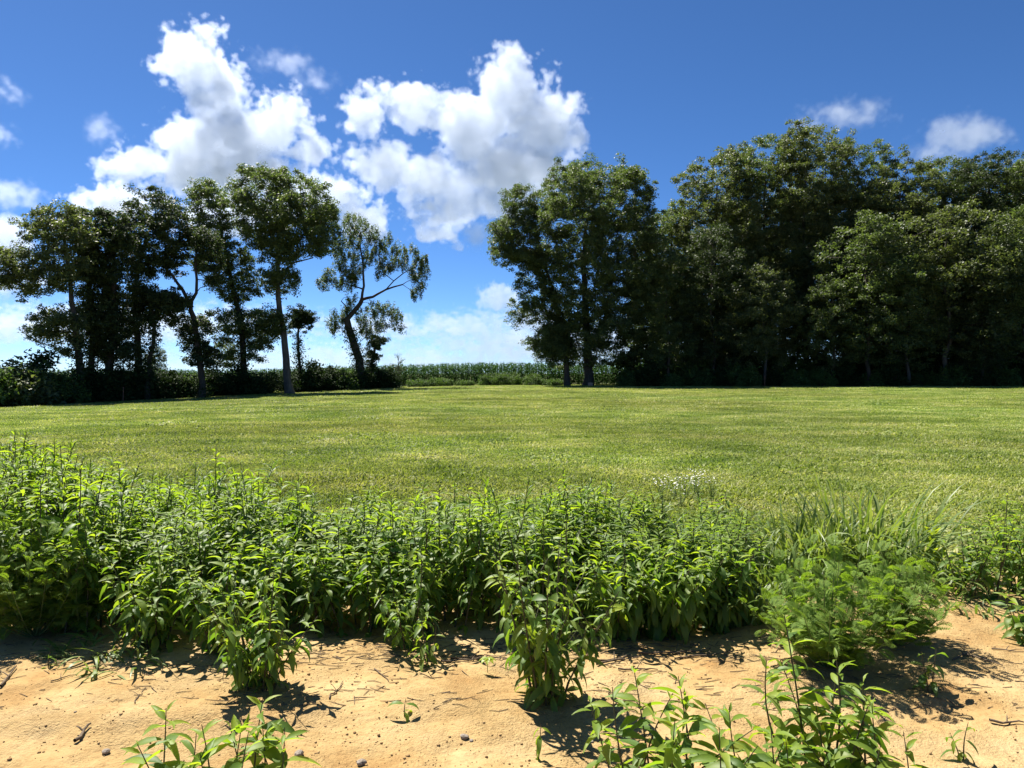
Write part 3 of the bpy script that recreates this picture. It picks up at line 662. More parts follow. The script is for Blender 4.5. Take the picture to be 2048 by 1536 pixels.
def stem_layout(rng, h, base=(0, 0, 0), lean=(0, 0), step=.040, lsc=1.0, bare=.1, droopy=0.0, young=.35, narrow=False, shoots=0):
    """one upright stem with pairs of pointed leaves -> (stem tube, [(set, shape, matrix)])"""
    base = np.array(base, float); n = 7
    bend = rng.normal(size=2) * .03 * h
    path = [base + np.array([lean[0] * t ** 1.2 + bend[0] * math.sin(3 * t), lean[1] * t ** 1.2 + bend[1] * math.sin(3 * t), h * t]) for t in np.linspace(0, 1, n)]
    path[0][2] -= .03
    stem = tube(path, np.linspace(.0048, .0016, n) * (.6 + h), 5)
    leaves = []; z = bare * h + rng.uniform(0, .03); az = rng.random() * 6.28
    pa = np.array(path)
    while z < h * .985:
        t = z / h; p = np.array([np.interp(t, np.linspace(0, 1, n), pa[:, k]) for k in range(3)])
        top = ss((t - (1 - young)) / young)
        s = lsc * (.65 + .65 * math.sin(math.pi * min(1, t * .9 + .12)) ** .8) * (1 - .45 * ss((t - .85) / .15))
        for k in range(2):
            if rng.random() < .1: continue
            a = az + k * math.pi + rng.normal() * .3
            pitch = -.4 * (1 - top) - droopy + top * .22 + max(0, t - .93) * 6 + rng.normal() * .25
            st = 'n' if narrow else ('y' if rng.random() < top * 1.1 else 'm')
            leaves.append((st, int(rng.integers(len(LM[st]))), xf(p + np.array([math.cos(a), math.sin(a), 0]) * .004, a, pitch, rng.normal() * .35, s * rng.uniform(.75, 1.2))))
        az += 1.57 + rng.normal() * .25; z += step * rng.uniform(.75, 1.25) * (1 if t < .8 else .6)
    for k in range(shoots):
        t = rng.uniform(.12, .7); p = np.array([np.interp(t, np.linspace(0, 1, n), pa[:, i]) for i in range(3)]); a = rng.random() * 6.283; hl = h * rng.uniform(.2, .42) * (1.1 - t * .6)
        sub, lv = stem_layout(rng, hl, p - (0, 0, -.01), (math.cos(a) * hl * .75, math.sin(a) * hl * .75), step * .85, lsc * .8, .12, droopy, .6, narrow)
        stem = merge([stem, sub]); leaves += lv
    return stem, leaves

def join_leaves(leaves):
    out = {}
    for st, k, m in leaves:
        V, Q = LS[st][k]; A = np.array(m); out.setdefault(st, []).append((V @ A[:3, :3].T + A[:3, 3], Q))
    return {st: merge(p) for st, p in out.items()}

def weed_thing(name, x, y, stems, label, cat='weed', group=None, split=True, rz=0.0, most=290):
    r = link(name, None, loc=(x, y, float(H(x, y)))); tag(r, label, cat, group); r.rotation_euler = (0, 0, rz)
    rest = []; tot = sum(len(lv) for _, lv in stems); q = 0
    for stm, lv in stems:
        so = link('stem', mesh_np('stem', *stm, M['stem']), r)
        for st, k, m in lv:
            q += 1
            if tot <= most or (q * most) // tot != ((q - 1) * most) // tot: link('leaf', LM[st][k], so).matrix_local = m
            else: rest.append((st, k, m))
    if rest:
        for st, (V, Q) in join_leaves(rest).items():
            o = link('leaf_mass', mesh_np('leaf_mass', V, Q, M[WM[st]], True), r); o['kind'] = 'stuff'
    return r

# plants of the bed: kinds with joined leaves for the middle of the bed
rng = np.random.default_rng(31)
kinds = []
for k in range(20):
    h = .58 + .022 * k
    nr = k % 5 == 3
    stm, lv = stem_layout(rng, h, lean=rng.normal(size=2) * .11, lsc=(1.15, .95, 1.05, 1.05, .9)[k % 5], droopy=(-.05, .1, -.15, -.2, .05)[k % 5], young=rng.uniform(.4, .7), step=(.038, .04, .044, .024, .038)[k % 5], narrow=nr, shoots=(2, 5, 1, 2, 6)[k % 5])
    j = join_leaves(lv)
    kinds.append((h, mesh_np('stem', *stm, M['stem']), {st: mesh_np('leaves', V, Q, M[WM[st]], True) for st, (V, Q) in j.items()}, stm, j))
def bed_front(px): return np.interp(px, [-200, 0, 200, 240, 420, 600, 760, 1000, 1200, 1420, 1500], [1272, 1272, 1270, 1285, 1300, 1280, 1274, 1268, 1272, 1275, 1260])
spots = []
tries = 0
while len(spots) < 530 and tries < 40000:
    tries += 1
    x = rng.uniform(-5.0, 2.0); y = rng.uniform(4.2, 7.1); px = 1024 + x / y * F
    if px > 1475 + rng.normal() * 15 or px < -70: continue
    y0 = EYE * F / (bed_front(px) - HZ) + .45 * max(0, float(vnoise(x * 2.3, 5, 3)) - .45)
    y1 = np.interp(px, [-200, 300, 600, 900, 1200, 1480], [7.4, 6.7, 6.9, 6.25, 6.2, 5.9]) + .5 * (vnoise(x * 2, 0, 8) - .5)
    if not (y0 < y < y1): continue
    if 205 < px < 235 and y < 5.2: continue
    if any((x - a) ** 2 + (y - b) ** 2 < .10 ** 2 for a, b in spots): continue
    spots.append((x, y))
spots.sort(key=lambda p: p[1])
print('bed plants', len(spots))
def kind_at(x, y):                         # plants of a kind stand together
    z = float(fbm(x * .9, y * .9, 2, 66)); base = int(min(.999, max(0, (z - .2) / .35)) * 20)
    return (base + int(rng.integers(-3, 4))) % 20
gb = 'weeds crowded in the bed along the field edge'; order = sorted(range(44), key=lambda k: spots[k][0] / spots[k][1])
rank = {k: i + 1 for i, k in enumerate(order)}
def nth(k): return '%d%s' % (k, 'th' if 10 < k % 100 < 14 else {1: 'st', 2: 'nd', 3: 'rd'}.get(k % 10, 'th'))
rest = {'stem': [], 'y': [], 'm': [], 'n': []}
for i, (x, y) in enumerate(spots):
    px = 1024 + x / y * F
    want = (.69 + .26 * float(ss((260 - px) / 260)) + .07 * rng.normal() + .46 * (float(vnoise(x * 1.7, y * 1.7, 12)) - .5)) * (1 - .1 * float(ss((y - 5.6) / 1.2))) * (.97 - .08 * float(ss((px - 500) / 500)))
    a = rng.random() * 6.28
    if i < 44:
        st = [stem_layout(rng, want * .95, lean=rng.normal(size=2) * .12, lsc=1.0, droopy=.1, bare=.04, young=.45, step=.036, shoots=int(rng.integers(2, 6)))]
        weed_thing('weed_plant', x, y, st, 'leafy green weed in the front row of the bed over the sand, %s from left' % nth(rank[i]), group='weeds in the front row of the bed')
        continue
    h, sm, lm, stm, j = kinds[kind_at(x, y)]; s = want / h
    if i < 300:
        r = link('weed_plant', None, loc=(x, y, float(H(x, y)))); r.rotation_euler = (rng.normal() * .1, rng.normal() * .1, a); r.scale = (1.05, 1.05, s)
        tag(r, 'upright pointed-leaved green weed crowded in the middle of the weed bed', 'weed', gb)
        link('stem', sm, r)
        for st in lm: link('leaves', lm[st], r)
    else:
        c_, s_ = math.cos(a) * 1.05, math.sin(a) * 1.05
        def tf(V): return np.stack([V[:, 0] * c_ - V[:, 1] * s_ + x, V[:, 0] * s_ + V[:, 1] * c_ + y, V[:, 2] * s + float(H(x, y))], 1)
        rest['stem'].append((tf(stm[0]), stm[1]))
        for st in j: rest[st].append((tf(j[st][0]), j[st][1]))
if rest['stem']:
    back = link('weed_bed', mesh_np('weed_bed', *merge(rest['stem']), M['stem'])); tag(back, 'crowded weeds at the back of the bed against the mown field', 'weeds', kind='stuff')
    for st in 'ymn':
        if rest[st]: link('leaves', mesh_np('leaves', *merge(rest[st]), M[WM[st]], True), back)

def bush(px, py, h, spread, n, label, seed, lsc=1.0, droopy=.25, group=None, name='weed_bush', step=.044, bare=.06):
    rng = np.random.default_rng(seed); x, y = ground_at(px, py); st = []
    for k in range(n):
        a = 6.283 * k / n + rng.normal() * .3; d = spread * math.sqrt((k + .5) / n)
        hh = h * rng.uniform(.72, 1.05) * (1 - .3 * (d / spread) ** 2)
        st.append(stem_layout(rng, hh, base=(math.cos(a) * d * .25, math.sin(a) * d * .25, 0), lean=(math.cos(a) * d * .8, math.sin(a) * d * .8), lsc=lsc, droopy=droopy, bare=bare, step=step, young=.4, shoots=2 if h > .4 else 0))
    allv = [(i, l) for i, s in enumerate(st) for l in s[1]]
    return weed_thing(name, x, y, st, label, 'weed', group)
bush(1090, 1392, .92, .36, 15, 'bushy weed with drooping leaves standing alone on the sand near the middle', 101, lsc=.95, droopy=.3, step=.062)
bush(520, 1372, .64, .32, 13, 'low bushy weed spilling onto the sand, left of middle', 102, lsc=.85, droopy=.3)
bush(310, 1290, .64, .3, 10, 'leafy weed clump at the sand edge between the left gap and the low bush', 103, lsc=1.0)
bush(440, 1302, .64, .26, 8, 'leafy weed clump behind the low bushy weed, left of middle', 104, lsc=1.0)
bush(815, 1290, .55, .28, 8, 'light feathery-topped weed clump at the sand edge, middle of bed', 105, lsc=.8, droopy=.2)
bush(860, 1330, .3, .08, 3, 'small sprawling weed in front of the light clump in the middle', 106, lsc=.7)
bush(1330, 1270, .68, .26, 9, 'dark weed clump with hanging lower leaves at the inner end of the bed', 107, lsc=1.15, droopy=.5)
bush(1230, 1275, .68, .25, 8, 'dark weed clump just behind the bushy weed on the sand', 108, lsc=1.15, droopy=.5)
bush(1430, 1262, .58, .16, 7, 'last weed clump of the bed beside the long grass', 109, lsc=1.05, droopy=.4)
bush(1440, 1100, .62, .16, 6, 'tall weed tuft behind the inner end of the bed, below the white flowers', 110, lsc=1.0)
# weeds on the right edge
gr = 'weeds at the right edge of the picture'
for k, (px, py, h, lab) in enumerate(((1935, 1190, .62, 'narrow weed leftmost of the group at the right edge'), (1985, 1195, .72, 'tall weed second in the group at the right edge'), (2030, 1185, .76, 'tallest weed at the right edge above the sand'),
                                  (2075, 1200, .74, 'weed half cut by the right picture edge'), (1960, 1160, .55, 'shorter weed behind the group at the right edge'), (2020, 1140, .62, 'weed at the back of the right edge group'))):
    bush(px, py, h, .22, 4, lab, 120 + k, lsc=.85, droopy=-.05, group=gr)
bush(2050, 1285, .36, .16, 7, 'low round weed on the sand at the right picture edge', 130, lsc=.9)
bush(1862, 1384, .25, .05, 2, 'little upright weed casting a thin shadow on sand below the feathery bush', 131, lsc=.7)
bush(1925, 1520, .17, .05, 2, 'small pale weed in the bottom right corner', 132, lsc=.6)
bush(808, 1432, .11, .015, 1, 'tiny five-leaved seedling alone on the sand left of the bushy weed', 133, lsc=.65, name='seedling', step=.03)
bush(1075, 1520, .2, .02, 1, 'small wilted seedling at the bottom middle of the sand', 134, lsc=.6, droopy=.8, name='seedling', step=.04)
bush(95, 1335, .13, .02, 1, 'thin seedling on sand at the left by the crabgrass', 135, lsc=.55, name='seedling')
# foreground plants below the camera
gf = 'weeds along the bottom right of the picture'
for k, (px, yy, h, lab) in enumerate(((1265, 2.72, .42, 'leftmost weed of the bottom right group'), (1305, 2.8, .47, 'second weed from the left in the bottom right group'), (1345, 2.65, .42, 'third weed of the bottom right group, dark stemmed'), (1395, 2.78, .45, 'fourth weed of the bottom right group with long leaves'),
      (1450, 2.62, .37, 'low broad-leaved weed in the bottom right group'), (1500, 2.75, .36, 'weed left of the tall sprig in the bottom right group'), (1555, 2.66, .36, 'weed under the tall sprig, left side'), (1615, 2.9, .66, 'tall dark-stemmed sprig rising above the bottom right group'),
      (1655, 2.85, .55, 'second tall sprig of the bottom right group'), (1690, 2.7, .4, 'weed just right of the tall sprigs'), (1735, 2.78, .46, 'weed with drooping leaves right of the tall sprigs'), (1785, 2.72, .43, 'outer right weed of the bottom right group'), (1600, 2.6, .32, 'low weed in front of the tall sprig'), (1725, 2.58, .3, 'low weed at the bottom edge right of the sprigs'))):
    rr = np.random.default_rng(140 + k); x = (px - 1024) / F * yy
    st = [stem_layout(rr, h, lean=rr.normal(size=2) * .05, lsc=1.15, droopy=0, bare=.2, step=.045, young=.6)]
    for q in range(2 if k % 2 else 1): st.append(stem_layout(rr, h * (.85 - .2 * q), base=(.05 * (q * 2 - 1) + .01, .03 - .05 * q, 0), lean=rr.normal(size=2) * .12, lsc=1.05, bare=.2, step=.045, young=.6))
    weed_thing('weed_plant', x, yy, st, lab, group=gf)
gf = 'weeds along the bottom left of the picture'
for k, (px, yy, h, lab) in enumerate(((318, 2.62, .38, 'leftmost weed of the bottom left group'), (372, 2.6, .33, 'second weed of the bottom left group'), (425, 2.66, .36, 'middle weed of the bottom left group'), (470, 2.6, .34, 'fourth weed of the bottom left group'), (508, 2.7, .40, 'tallest weed of the bottom left group'), (548, 2.62, .34, 'rightmost weed of the bottom left group'))):
    rr = np.random.default_rng(170 + k); x = (px - 1024) / F * yy
    weed_thing('weed_plant', x, yy, [stem_layout(rr, h, lean=rr.normal(size=2) * .05, lsc=1.2, bare=.25, step=.042, young=.6), stem_layout(rr, h * .85, base=(.03, .02, 0), lean=rr.normal(size=2) * .1, lsc=1.1, bare=.25, step=.042, young=.6)], lab, group=gf)

# ------------------------------------------------------------------ feathery ragweed bushes
def frond(Ln=.14, seed=0):
    r = np.random.default_rng(seed); V, Q = [], []
    def dia(p, d, l, w):
        d = np.array(d) / np.linalg.norm(d); s = np.cross(d, (0, 0, 1)); b = len(V); p = np.array(p)
        V.extend([p, p + d * l * .45 + s * w, p + d * l, p + d * l * .45 - s * w]); Q.append((b, b + 1, b + 2, b + 3))
    for i in range(8):
        t = .12 + i / 8 * .85; z = .12 * math.sin(t * 2.2) * Ln - .25 * Ln * t * t; p = (t * Ln, 0, z)
        l = Ln * .42 * math.sin(math.pi * (t * .8 + .18)) + .006
        for s in (-1, 1):
            d = np.array([.75, s, .1 - .2 * t]); dia(p, d, l, .0045)
            for q in (.4, .68):
                pp = np.array(p) + d / np.linalg.norm(d) * l * q
                dia(pp, (1.2, s * .35, -.05), l * .5, .0036); dia(pp, (.1, s, -.05), l * .42, .0036)
    dia((.8 * Ln, 0, -.06 * Ln), (1, 0, -.35), Ln * .24, .0035); dia((0, 0, 0), (1, 0, 0.06), Ln * .9, .0016)
    return np.array(V), np.array(Q)
FRS = [frond(.14, k) for k in range(3)]; FR = [mesh_np('frond', V, Q, M['ragweed']) for V, Q in FRS]
def ragweed(px, py, h, spread, n, label, seed, per=19):
    rng = np.random.default_rng(seed); x, y = ground_at(px, py)
    r = link('ragweed_bush', None, loc=(x, y, float(H(x, y)))); tag(r, label, 'weed', 'feathery ragweed bushes'); cnt = 0; more = []
    for k in range(n):
        a = k * 2.399; d = spread * math.sqrt((k + .3) / n); hh = h * rng.uniform(.75, 1.05) * (1 - .45 * (d / spread) ** 2)
        ts = np.linspace(0, 1, 6); path = np.array([(math.cos(a) * d * t ** .8, math.sin(a) * d * t ** .8, hh * t ** 1.1 - .02) for t in ts])
        link('stem', mesh_np('stem', *tube(path, np.linspace(.004, .0014, 6), 4), M['stem_green']), r)
        for q in range(per):
            t = .22 + .78 * (q + rng.random()) / per; p = [np.interp(t, ts, path[:, i]) for i in range(3)]
            kf = int(rng.integers(3)); s = rng.uniform(.5, .9) * (1.1 - .35 * t); az = rng.random() * 6.283
            m = xf(p, az, .3 + .9 * max(0, t - .6) + rng.normal() * .3, rng.normal() * .4, s)
            if (k * per + q) * 290 // (n * per) != (k * per + q - 1) * 290 // (n * per) or n * per <= 290:
                link('frond', FR[kf], r).matrix_local = m
            else:
                A = np.array(m); more.append((FRS[kf][0] @ A[:3, :3].T + A[:3, 3], FRS[kf][1]))
    if more: link('frond_mass', mesh_np('frond_mass', *merge(more), M['ragweed']), r)['kind'] = 'stuff'
    return r
ragweed(1655, 1330, .66, .46, 34, 'big feathery ragweed bush standing on the sand at right', 201)
ragweed(1790, 1285, .58, .36, 24, 'second feathery ragweed bush leaning out to the right of the big one', 202)
ragweed(70, 1270, .74, .40, 30, 'dark feathery ragweed bush at the left picture edge', 203)
ragweed(160, 1262, .55, .24, 14, 'smaller feathery ragweed bush beside the left gap in the weeds', 204)

# ------------------------------------------------------------------ clumps of long grass
def blade_mesh(Ln, w, arch, seed=0):
    V, Q = [], []; x = z = 0; ang = 1.35; n = 8
    for i in range(n + 1):
        t = i / n; ww = w * (.6 + .6 * t) * (1 - t ** 2.2) + .0006
        V += [(x, -ww, z), (x, ww, z + ww * .25)]; x += math.cos(ang) * Ln / n; z += math.sin(ang) * Ln / n; ang -= arch / n * (.4 + 1.4 * t)
    return mesh_np('blade', V, [(2 * i, 2 * i + 1, 2 * i + 3, 2 * i + 2) for i in range(n)], M['blade'], True)
BM = [blade_mesh(1.0, .017, .8 + .38 * k) for k in range(6)]
def grass_clump(px, py, n, l0, l1, spread, label, seed, flat=0.0, group='clumps of long grass'):
    rng = np.random.default_rng(seed); x, y = ground_at(px, py)
    r = link('long_grass', None, loc=(x, y, float(H(x, y)))); tag(r, label, 'grass clump', group)
    for k in range(n):
        o = link('blade', BM[rng.integers(6)], r); l = rng.uniform(l0, l1); a = rng.random() * 6.283; d = math.sqrt(rng.random()) * spread
        lx, ly = math.cos(a) * d, math.sin(a) * d * .6
        o.matrix_local = Matrix.LocRotScale(Vector((lx, ly, float(H(x + lx, y + ly) - H(x, y)) - .01)), Euler((rng.normal() * .15, flat + rng.normal() * .34, a + rng.normal() * .9)), Vector((l, l * rng.uniform(.5, 1.2) / max(l, .3) * .85, l)))
    return r
grass_clump(1740, 1150, 260, .5, .95, .5, 'big tuft of long arching blue-green grass right of the weed bed', 301)
grass_clump(1610, 1150, 150, .35, .75, .4, 'thinner tuft of long arching grass left of the big grass tuft', 302)
grass_clump(1500, 1240, 130, .18, .42, .20, 'short fresh grass tuft between the weed bed and the feathery bush', 303)
grass_clump(1540, 1185, 110, .2, .5, .25, 'grass tuft behind the short fresh one', 304)
grass_clump(1850, 1180, 80, .15, .4, .3, 'sparse grass beside the lime green plant', 305)
grass_clump(190, 1300, 110, .1, .28, .26, 'flat crabgrass lying on the sand below the left gap', 306, flat=.9)
grass_clump(240, 1330, 60, .1, .25, .18, 'thin crabgrass runners on the sand at left', 307, flat=1.0)
grass_clump(1930, 1215, 60, .1, .3, .25, 'flattened grass on the sand near the right edge', 308, flat=.8)
grass_clump(800, 1250, 40, .3, .6, .2, 'pale grass blades poking through the middle of the bed', 309)
grass_clump(1420, 1160, 60, .3, .6, .25, 'pale grass at the inner end of the weed bed', 310)

# lime green broad plant
rng = np.random.default_rng(44); x, y = ground_at(1865, 1150)
o = link('lime_plant', None, loc=(x, y, float(H(x, y)))); tag(o, 'bright lime green broad-leaved plant beside the long grass', 'plant')
V, Q = leaf_shape(.26, .075, .9, .3, .8, 7, 3); lmm = mesh_np('leaf', V, Q, M['lime'], True)
link('stem', mesh_np('stem', *tube([(0, 0, -.02), (0, 0, .15), (.01, 0, .3)], [.006, .005, .003], 5), M['stem_green']), o)
for k in range(13):
    c = link('leaf', lmm, o); t = k / 13; c.matrix_local = xf((0, 0, .04 + .26 * t), k * 2.4, .2 + .5 * t + rng.normal() * .15, rng.normal() * .3, 1 - .5 * t)
# seedling with round lobed leaf
x, y = ground_at(975, 1345); o = link('seedling', None, loc=(x, y, float(H(x, y)))); tag(o, 'yellow-green lobed seedling on the sand beside the bushy weed', 'seedling')
link('stem', mesh_np('stem', *tube([(0, 0, -.01), (0, 0, .05), (.0, -.01, .085)], [.002, .002, .0015], 5), M['stem_green']), o)
V, Q = leaf_shape(.06, .03, .6, .3, .1, 6, 5); lm2 = mesh_np('leaf', V, Q, M['lime'], True)
for k in range(5):
    c = link('leaf', lm2, o); c.matrix_local = xf((0, -.01, .085), -1.57 + (k - 2) * .75, -.3, 0, .9)

# white flowering weeds in the field
rng = np.random.default_rng(45)
fl_lab = ['white-flowered weed at the left of the flower patch in the field', 'white-flowered weed second from left in the flower patch', 'middle white-flowered weed of the flower patch', 'white-flowered weed right of middle in the flower patch', 'white-flowered weed at the right of the flower patch', 'white-flowered weed at the front of the flower patch', 'white-flowered weed at the back of the flower patch']
for k, (px, py) in enumerate(((1325, 1005), (1348, 1000), (1372, 998), (1396, 1000), (1425, 1002), (1362, 1015), (1388, 988))):
    x, y = ground_at(px, py); o = link('flowering_weed', None, loc=(x, y, float(H(x, y)))); tag(o, fl_lab[k], 'flower', 'white flowers in the field')
    st, fv = [], []
    for q in range(9):
        a = rng.random() * 6.28; d = rng.uniform(.02, .16); h = rng.uniform(.18, .34); e = (math.cos(a) * d, math.sin(a) * d, h)
        st.append(tube([(0, 0, -.02), (e[0] * .5, e[1] * .5, h * .6), e], [.0025, .002, .0015], 4))
        for _ in range(4):
            c = np.array(e) + rng.normal(size=3) * (.04, .04, .02); n = 8; ang = np.linspace(0, 6.283, n, endpoint=False); tilt = rng.normal(size=2) * .35
            ring = np.stack([np.cos(ang) * .0095, np.sin(ang) * .0095, np.cos(ang) * .008 * tilt[0] + np.sin(ang) * .008 * tilt[1] + .003], 1)
            fv.append((np.concatenate([ring, ring * .3 + (0, 0, .001)]) + c, np.array([(i, (i + 1) % n, n + (i + 1) % n, n + i) for i in range(n)])))
    link('stem', mesh_np('stem', *merge(st), M['stem_green']), o)
    link('blossom', mesh_np('blossom', *merge(fv), M['petal']), o)
    lv = []
    for q in range(26):
        st_, kk = 'm', int(rng.integers(5)); lv.append((st_, kk, xf((rng.normal() * .05, rng.normal() * .05, rng.uniform(.02, .2)), rng.random() * 6.28, .3, 0, .5)))
    link('leaves', mesh_np('leaves', *join_leaves(lv)['m'], M['weed'], True), o)

# ------------------------------------------------------------------ dry sticks, stones, clods and litter on the sand
rng = np.random.default_rng(51)
def stick(p0, p1, r, label, kink=.02, side=True):
    a = ground_at(*p0); b = ground_at(*p1); n = 7; pts = []
    for i in range(n):
        t = i / (n - 1); x = a[0] + (b[0] - a[0]) * t + rng.normal() * kink * .25; y = a[1] + (b[1] - a[1]) * t + rng.normal() * kink * .25
        pts.append(np.array((x, y, float(H(x, y)) + r * 1.6)))
    c = pts[0].copy(); pts = [p - c for p in pts]
    o = link('dry_stick', None, loc=c); tag(o, label, 'stick', 'dry sticks lying on the sand')
    link('shaft', mesh_np('shaft', *tube(pts, np.linspace(r, r * .45, n), 6), M['twig'], True), o)
    if side:
        d = pts[4] - pts[2]; q = np.array([-d[1], d[0], .02]) * .8 + d * .5
        link('side_twig', mesh_np('side_twig', *tube([pts[3], pts[3] + q * .6 + (0, 0, .004), pts[3] + q], [r * .5, r * .4, r * .2], 5), M['twig']), o)
for a in (((3, 1375), (30, 1338), .007, 'grey stick end at the left picture edge'), ((152, 1486), (182, 1452), .009, 'short dark curved stick alone on the lower left sand'), ((98, 1366), (150, 1352), .004, 'thin stick at the left below the crabgrass'),
          ((205, 1345), (235, 1336), .005, 'short dark stick at the crabgrass edge'), ((270, 1408), (290, 1378), .003, 'thin twig on the sand left of the low bush'), ((655, 1398), (690, 1366), .004, 'slanting twig right of the low bushy weed'),
          ((748, 1340), (780, 1364), .004, 'thin twig left of the small sprawling weed'), ((880, 1326), (1000, 1318), .006, 'long stick behind the lobed seedling'), ((900, 1318), (985, 1326), .004, 'stick crossing the long one behind the seedling'),
          ((1195, 1332), (1262, 1312), .007, 'upper stick of the bundle right of the bushy weed'), ((1200, 1322), (1275, 1318), .005, 'thin stick of the bundle right of the bushy weed'), ((1236, 1340), (1315, 1342), .006, 'straight stick just below the bundle'),
          ((1280, 1308), (1420, 1300), .006, 'long stick in the shade under the inner weeds'), ((1350, 1318), (1480, 1304), .005, 'thin stick in the shade beside the long one'), ((1925, 1310), (2005, 1334), .006, 'forked stick right of the feathery bush'),
          ((1905, 1322), (1960, 1300), .004, 'thin stick crossing the forked one'), ((1975, 1445), (2048, 1448), .007, 'dark stick at the right picture edge, low on the sand'), ((1985, 1300), (2048, 1306), .005, 'thin stick below the low round weed')):
    stick(*a)
def rock_mesh(rng, r):
    import bmesh
    bm = bmesh.new(); bmesh.ops.create_icosphere(bm, subdivisions=2, radius=r)
    f = rng.normal(size=(4, 3)) / r * .8; ph = rng.random(4) * 6
    for v in bm.verts:
        k = 1 + .16 * sum(math.sin(float(np.dot(f[i], v.co)) + ph[i]) for i in range(4)); v.co *= k; v.co.z *= .65
    me = bpy.data.meshes.new('stone'); bm.to_mesh(me); bm.free(); me.materials.append(M['stone']); return me
for px, py, r, lab in ((928, 1476, .018, 'grey stone on the sand at bottom middle'), (943, 1482, .010, 'small grey pebble touching the grey stone'), (213, 1506, .014, 'brown stone on the lower left sand'), (600, 1510, .02, 'grey stone right of the bottom left weeds'),
                       (725, 1530, .024, 'grey stone at the bottom picture edge left of middle'), (1183, 1484, .008, 'tiny dark pebble right of bottom middle'), (150, 1425, .009, 'small dark pebble on the left sand')):
    x, y = ground_at(px, py); o = link('stone', rock_mesh(rng, r), loc=(x, y, float(H(x, y)) + r * .3)); o.rotation_euler = (0, 0, rng.random() * 6); tag(o, lab, 'stone', 'stones on the sand')
ico_V = np.array([(0, -.526, .851), (.851, 0, .526), (.851, 0, -.526), (-.851, 0, -.526), (-.851, 0, .526), (-.526, .851, 0), (.526, .851, 0), (.526, -.851, 0), (-.526, -.851, 0), (0, -.526, -.851), (0, .526, -.851), (0, .526, .851)])
ico_F = np.array([(1, 2, 6), (1, 7, 2), (3, 4, 5), (4, 3, 8), (6, 5, 11), (5, 6, 10), (9, 10, 2), (10, 9, 3), (7, 8, 9), (8, 7, 0), (11, 0, 1), (0, 11, 4), (6, 2, 10), (1, 6, 11), (3, 5, 10), (5, 4, 11), (2, 7, 9), (7, 1, 0), (3, 9, 8), (4, 8, 0)])
n = 9500; y = rng.uniform(2.6, 5.4, n); x = rng.uniform(-.8, .8, n) * y; r = .0018 + .0055 * rng.random(n) ** 6 + .0015 * rng.random(n)
k = fbm(x * 2.2, y * 2.2, 3, 41) + rng.normal(size=n) * .12 > .42; x, y, r = x[k], y[k], r[k]; n = len(x)
q = ico_V[None] * (1 + .25 * rng.normal(size=(n, 12, 1))) * (r[:, None] * np.array([1, 1, .75])[None])[:, None]
q = q + np.stack([x, y, H(x, y) + r * .3], 1)[:, None]
tag(link('soil_clods', mesh_np('soil_clods', q.reshape(-1, 3), (ico_F[None] + np.arange(n)[:, None, None] * 12).reshape(-1, 3), M['clod'])), 'small crumbs and clods of sandy soil', 'soil', kind='stuff')
parts = []
for i in range(800):
    px = rng.uniform(560, 1560) if i < 360 else rng.uniform(-50, 2100); py = rng.normal(1305, 16) if i < 360 else rng.uniform(1270, 1420)
    x, y = ground_at(px, py); a = rng.normal() * .5 + (math.pi if rng.random() < .5 else 0); l = rng.uniform(.02, .11); n = 3
    pp = [np.array((x + math.cos(a) * l * t, y + math.sin(a) * l * t, 0)) for t in (0, .5, 1)]
    for p in pp: p[2] = float(H(p[0], p[1])) + .003
    parts.append(tube(pp, [.002, .0018, .001], 4))
tag(link('plant_litter', mesh_np('plant_litter', *merge(parts), M['twig'])), 'thin dry stems littering the sand under the weeds', 'litter', kind='stuff')

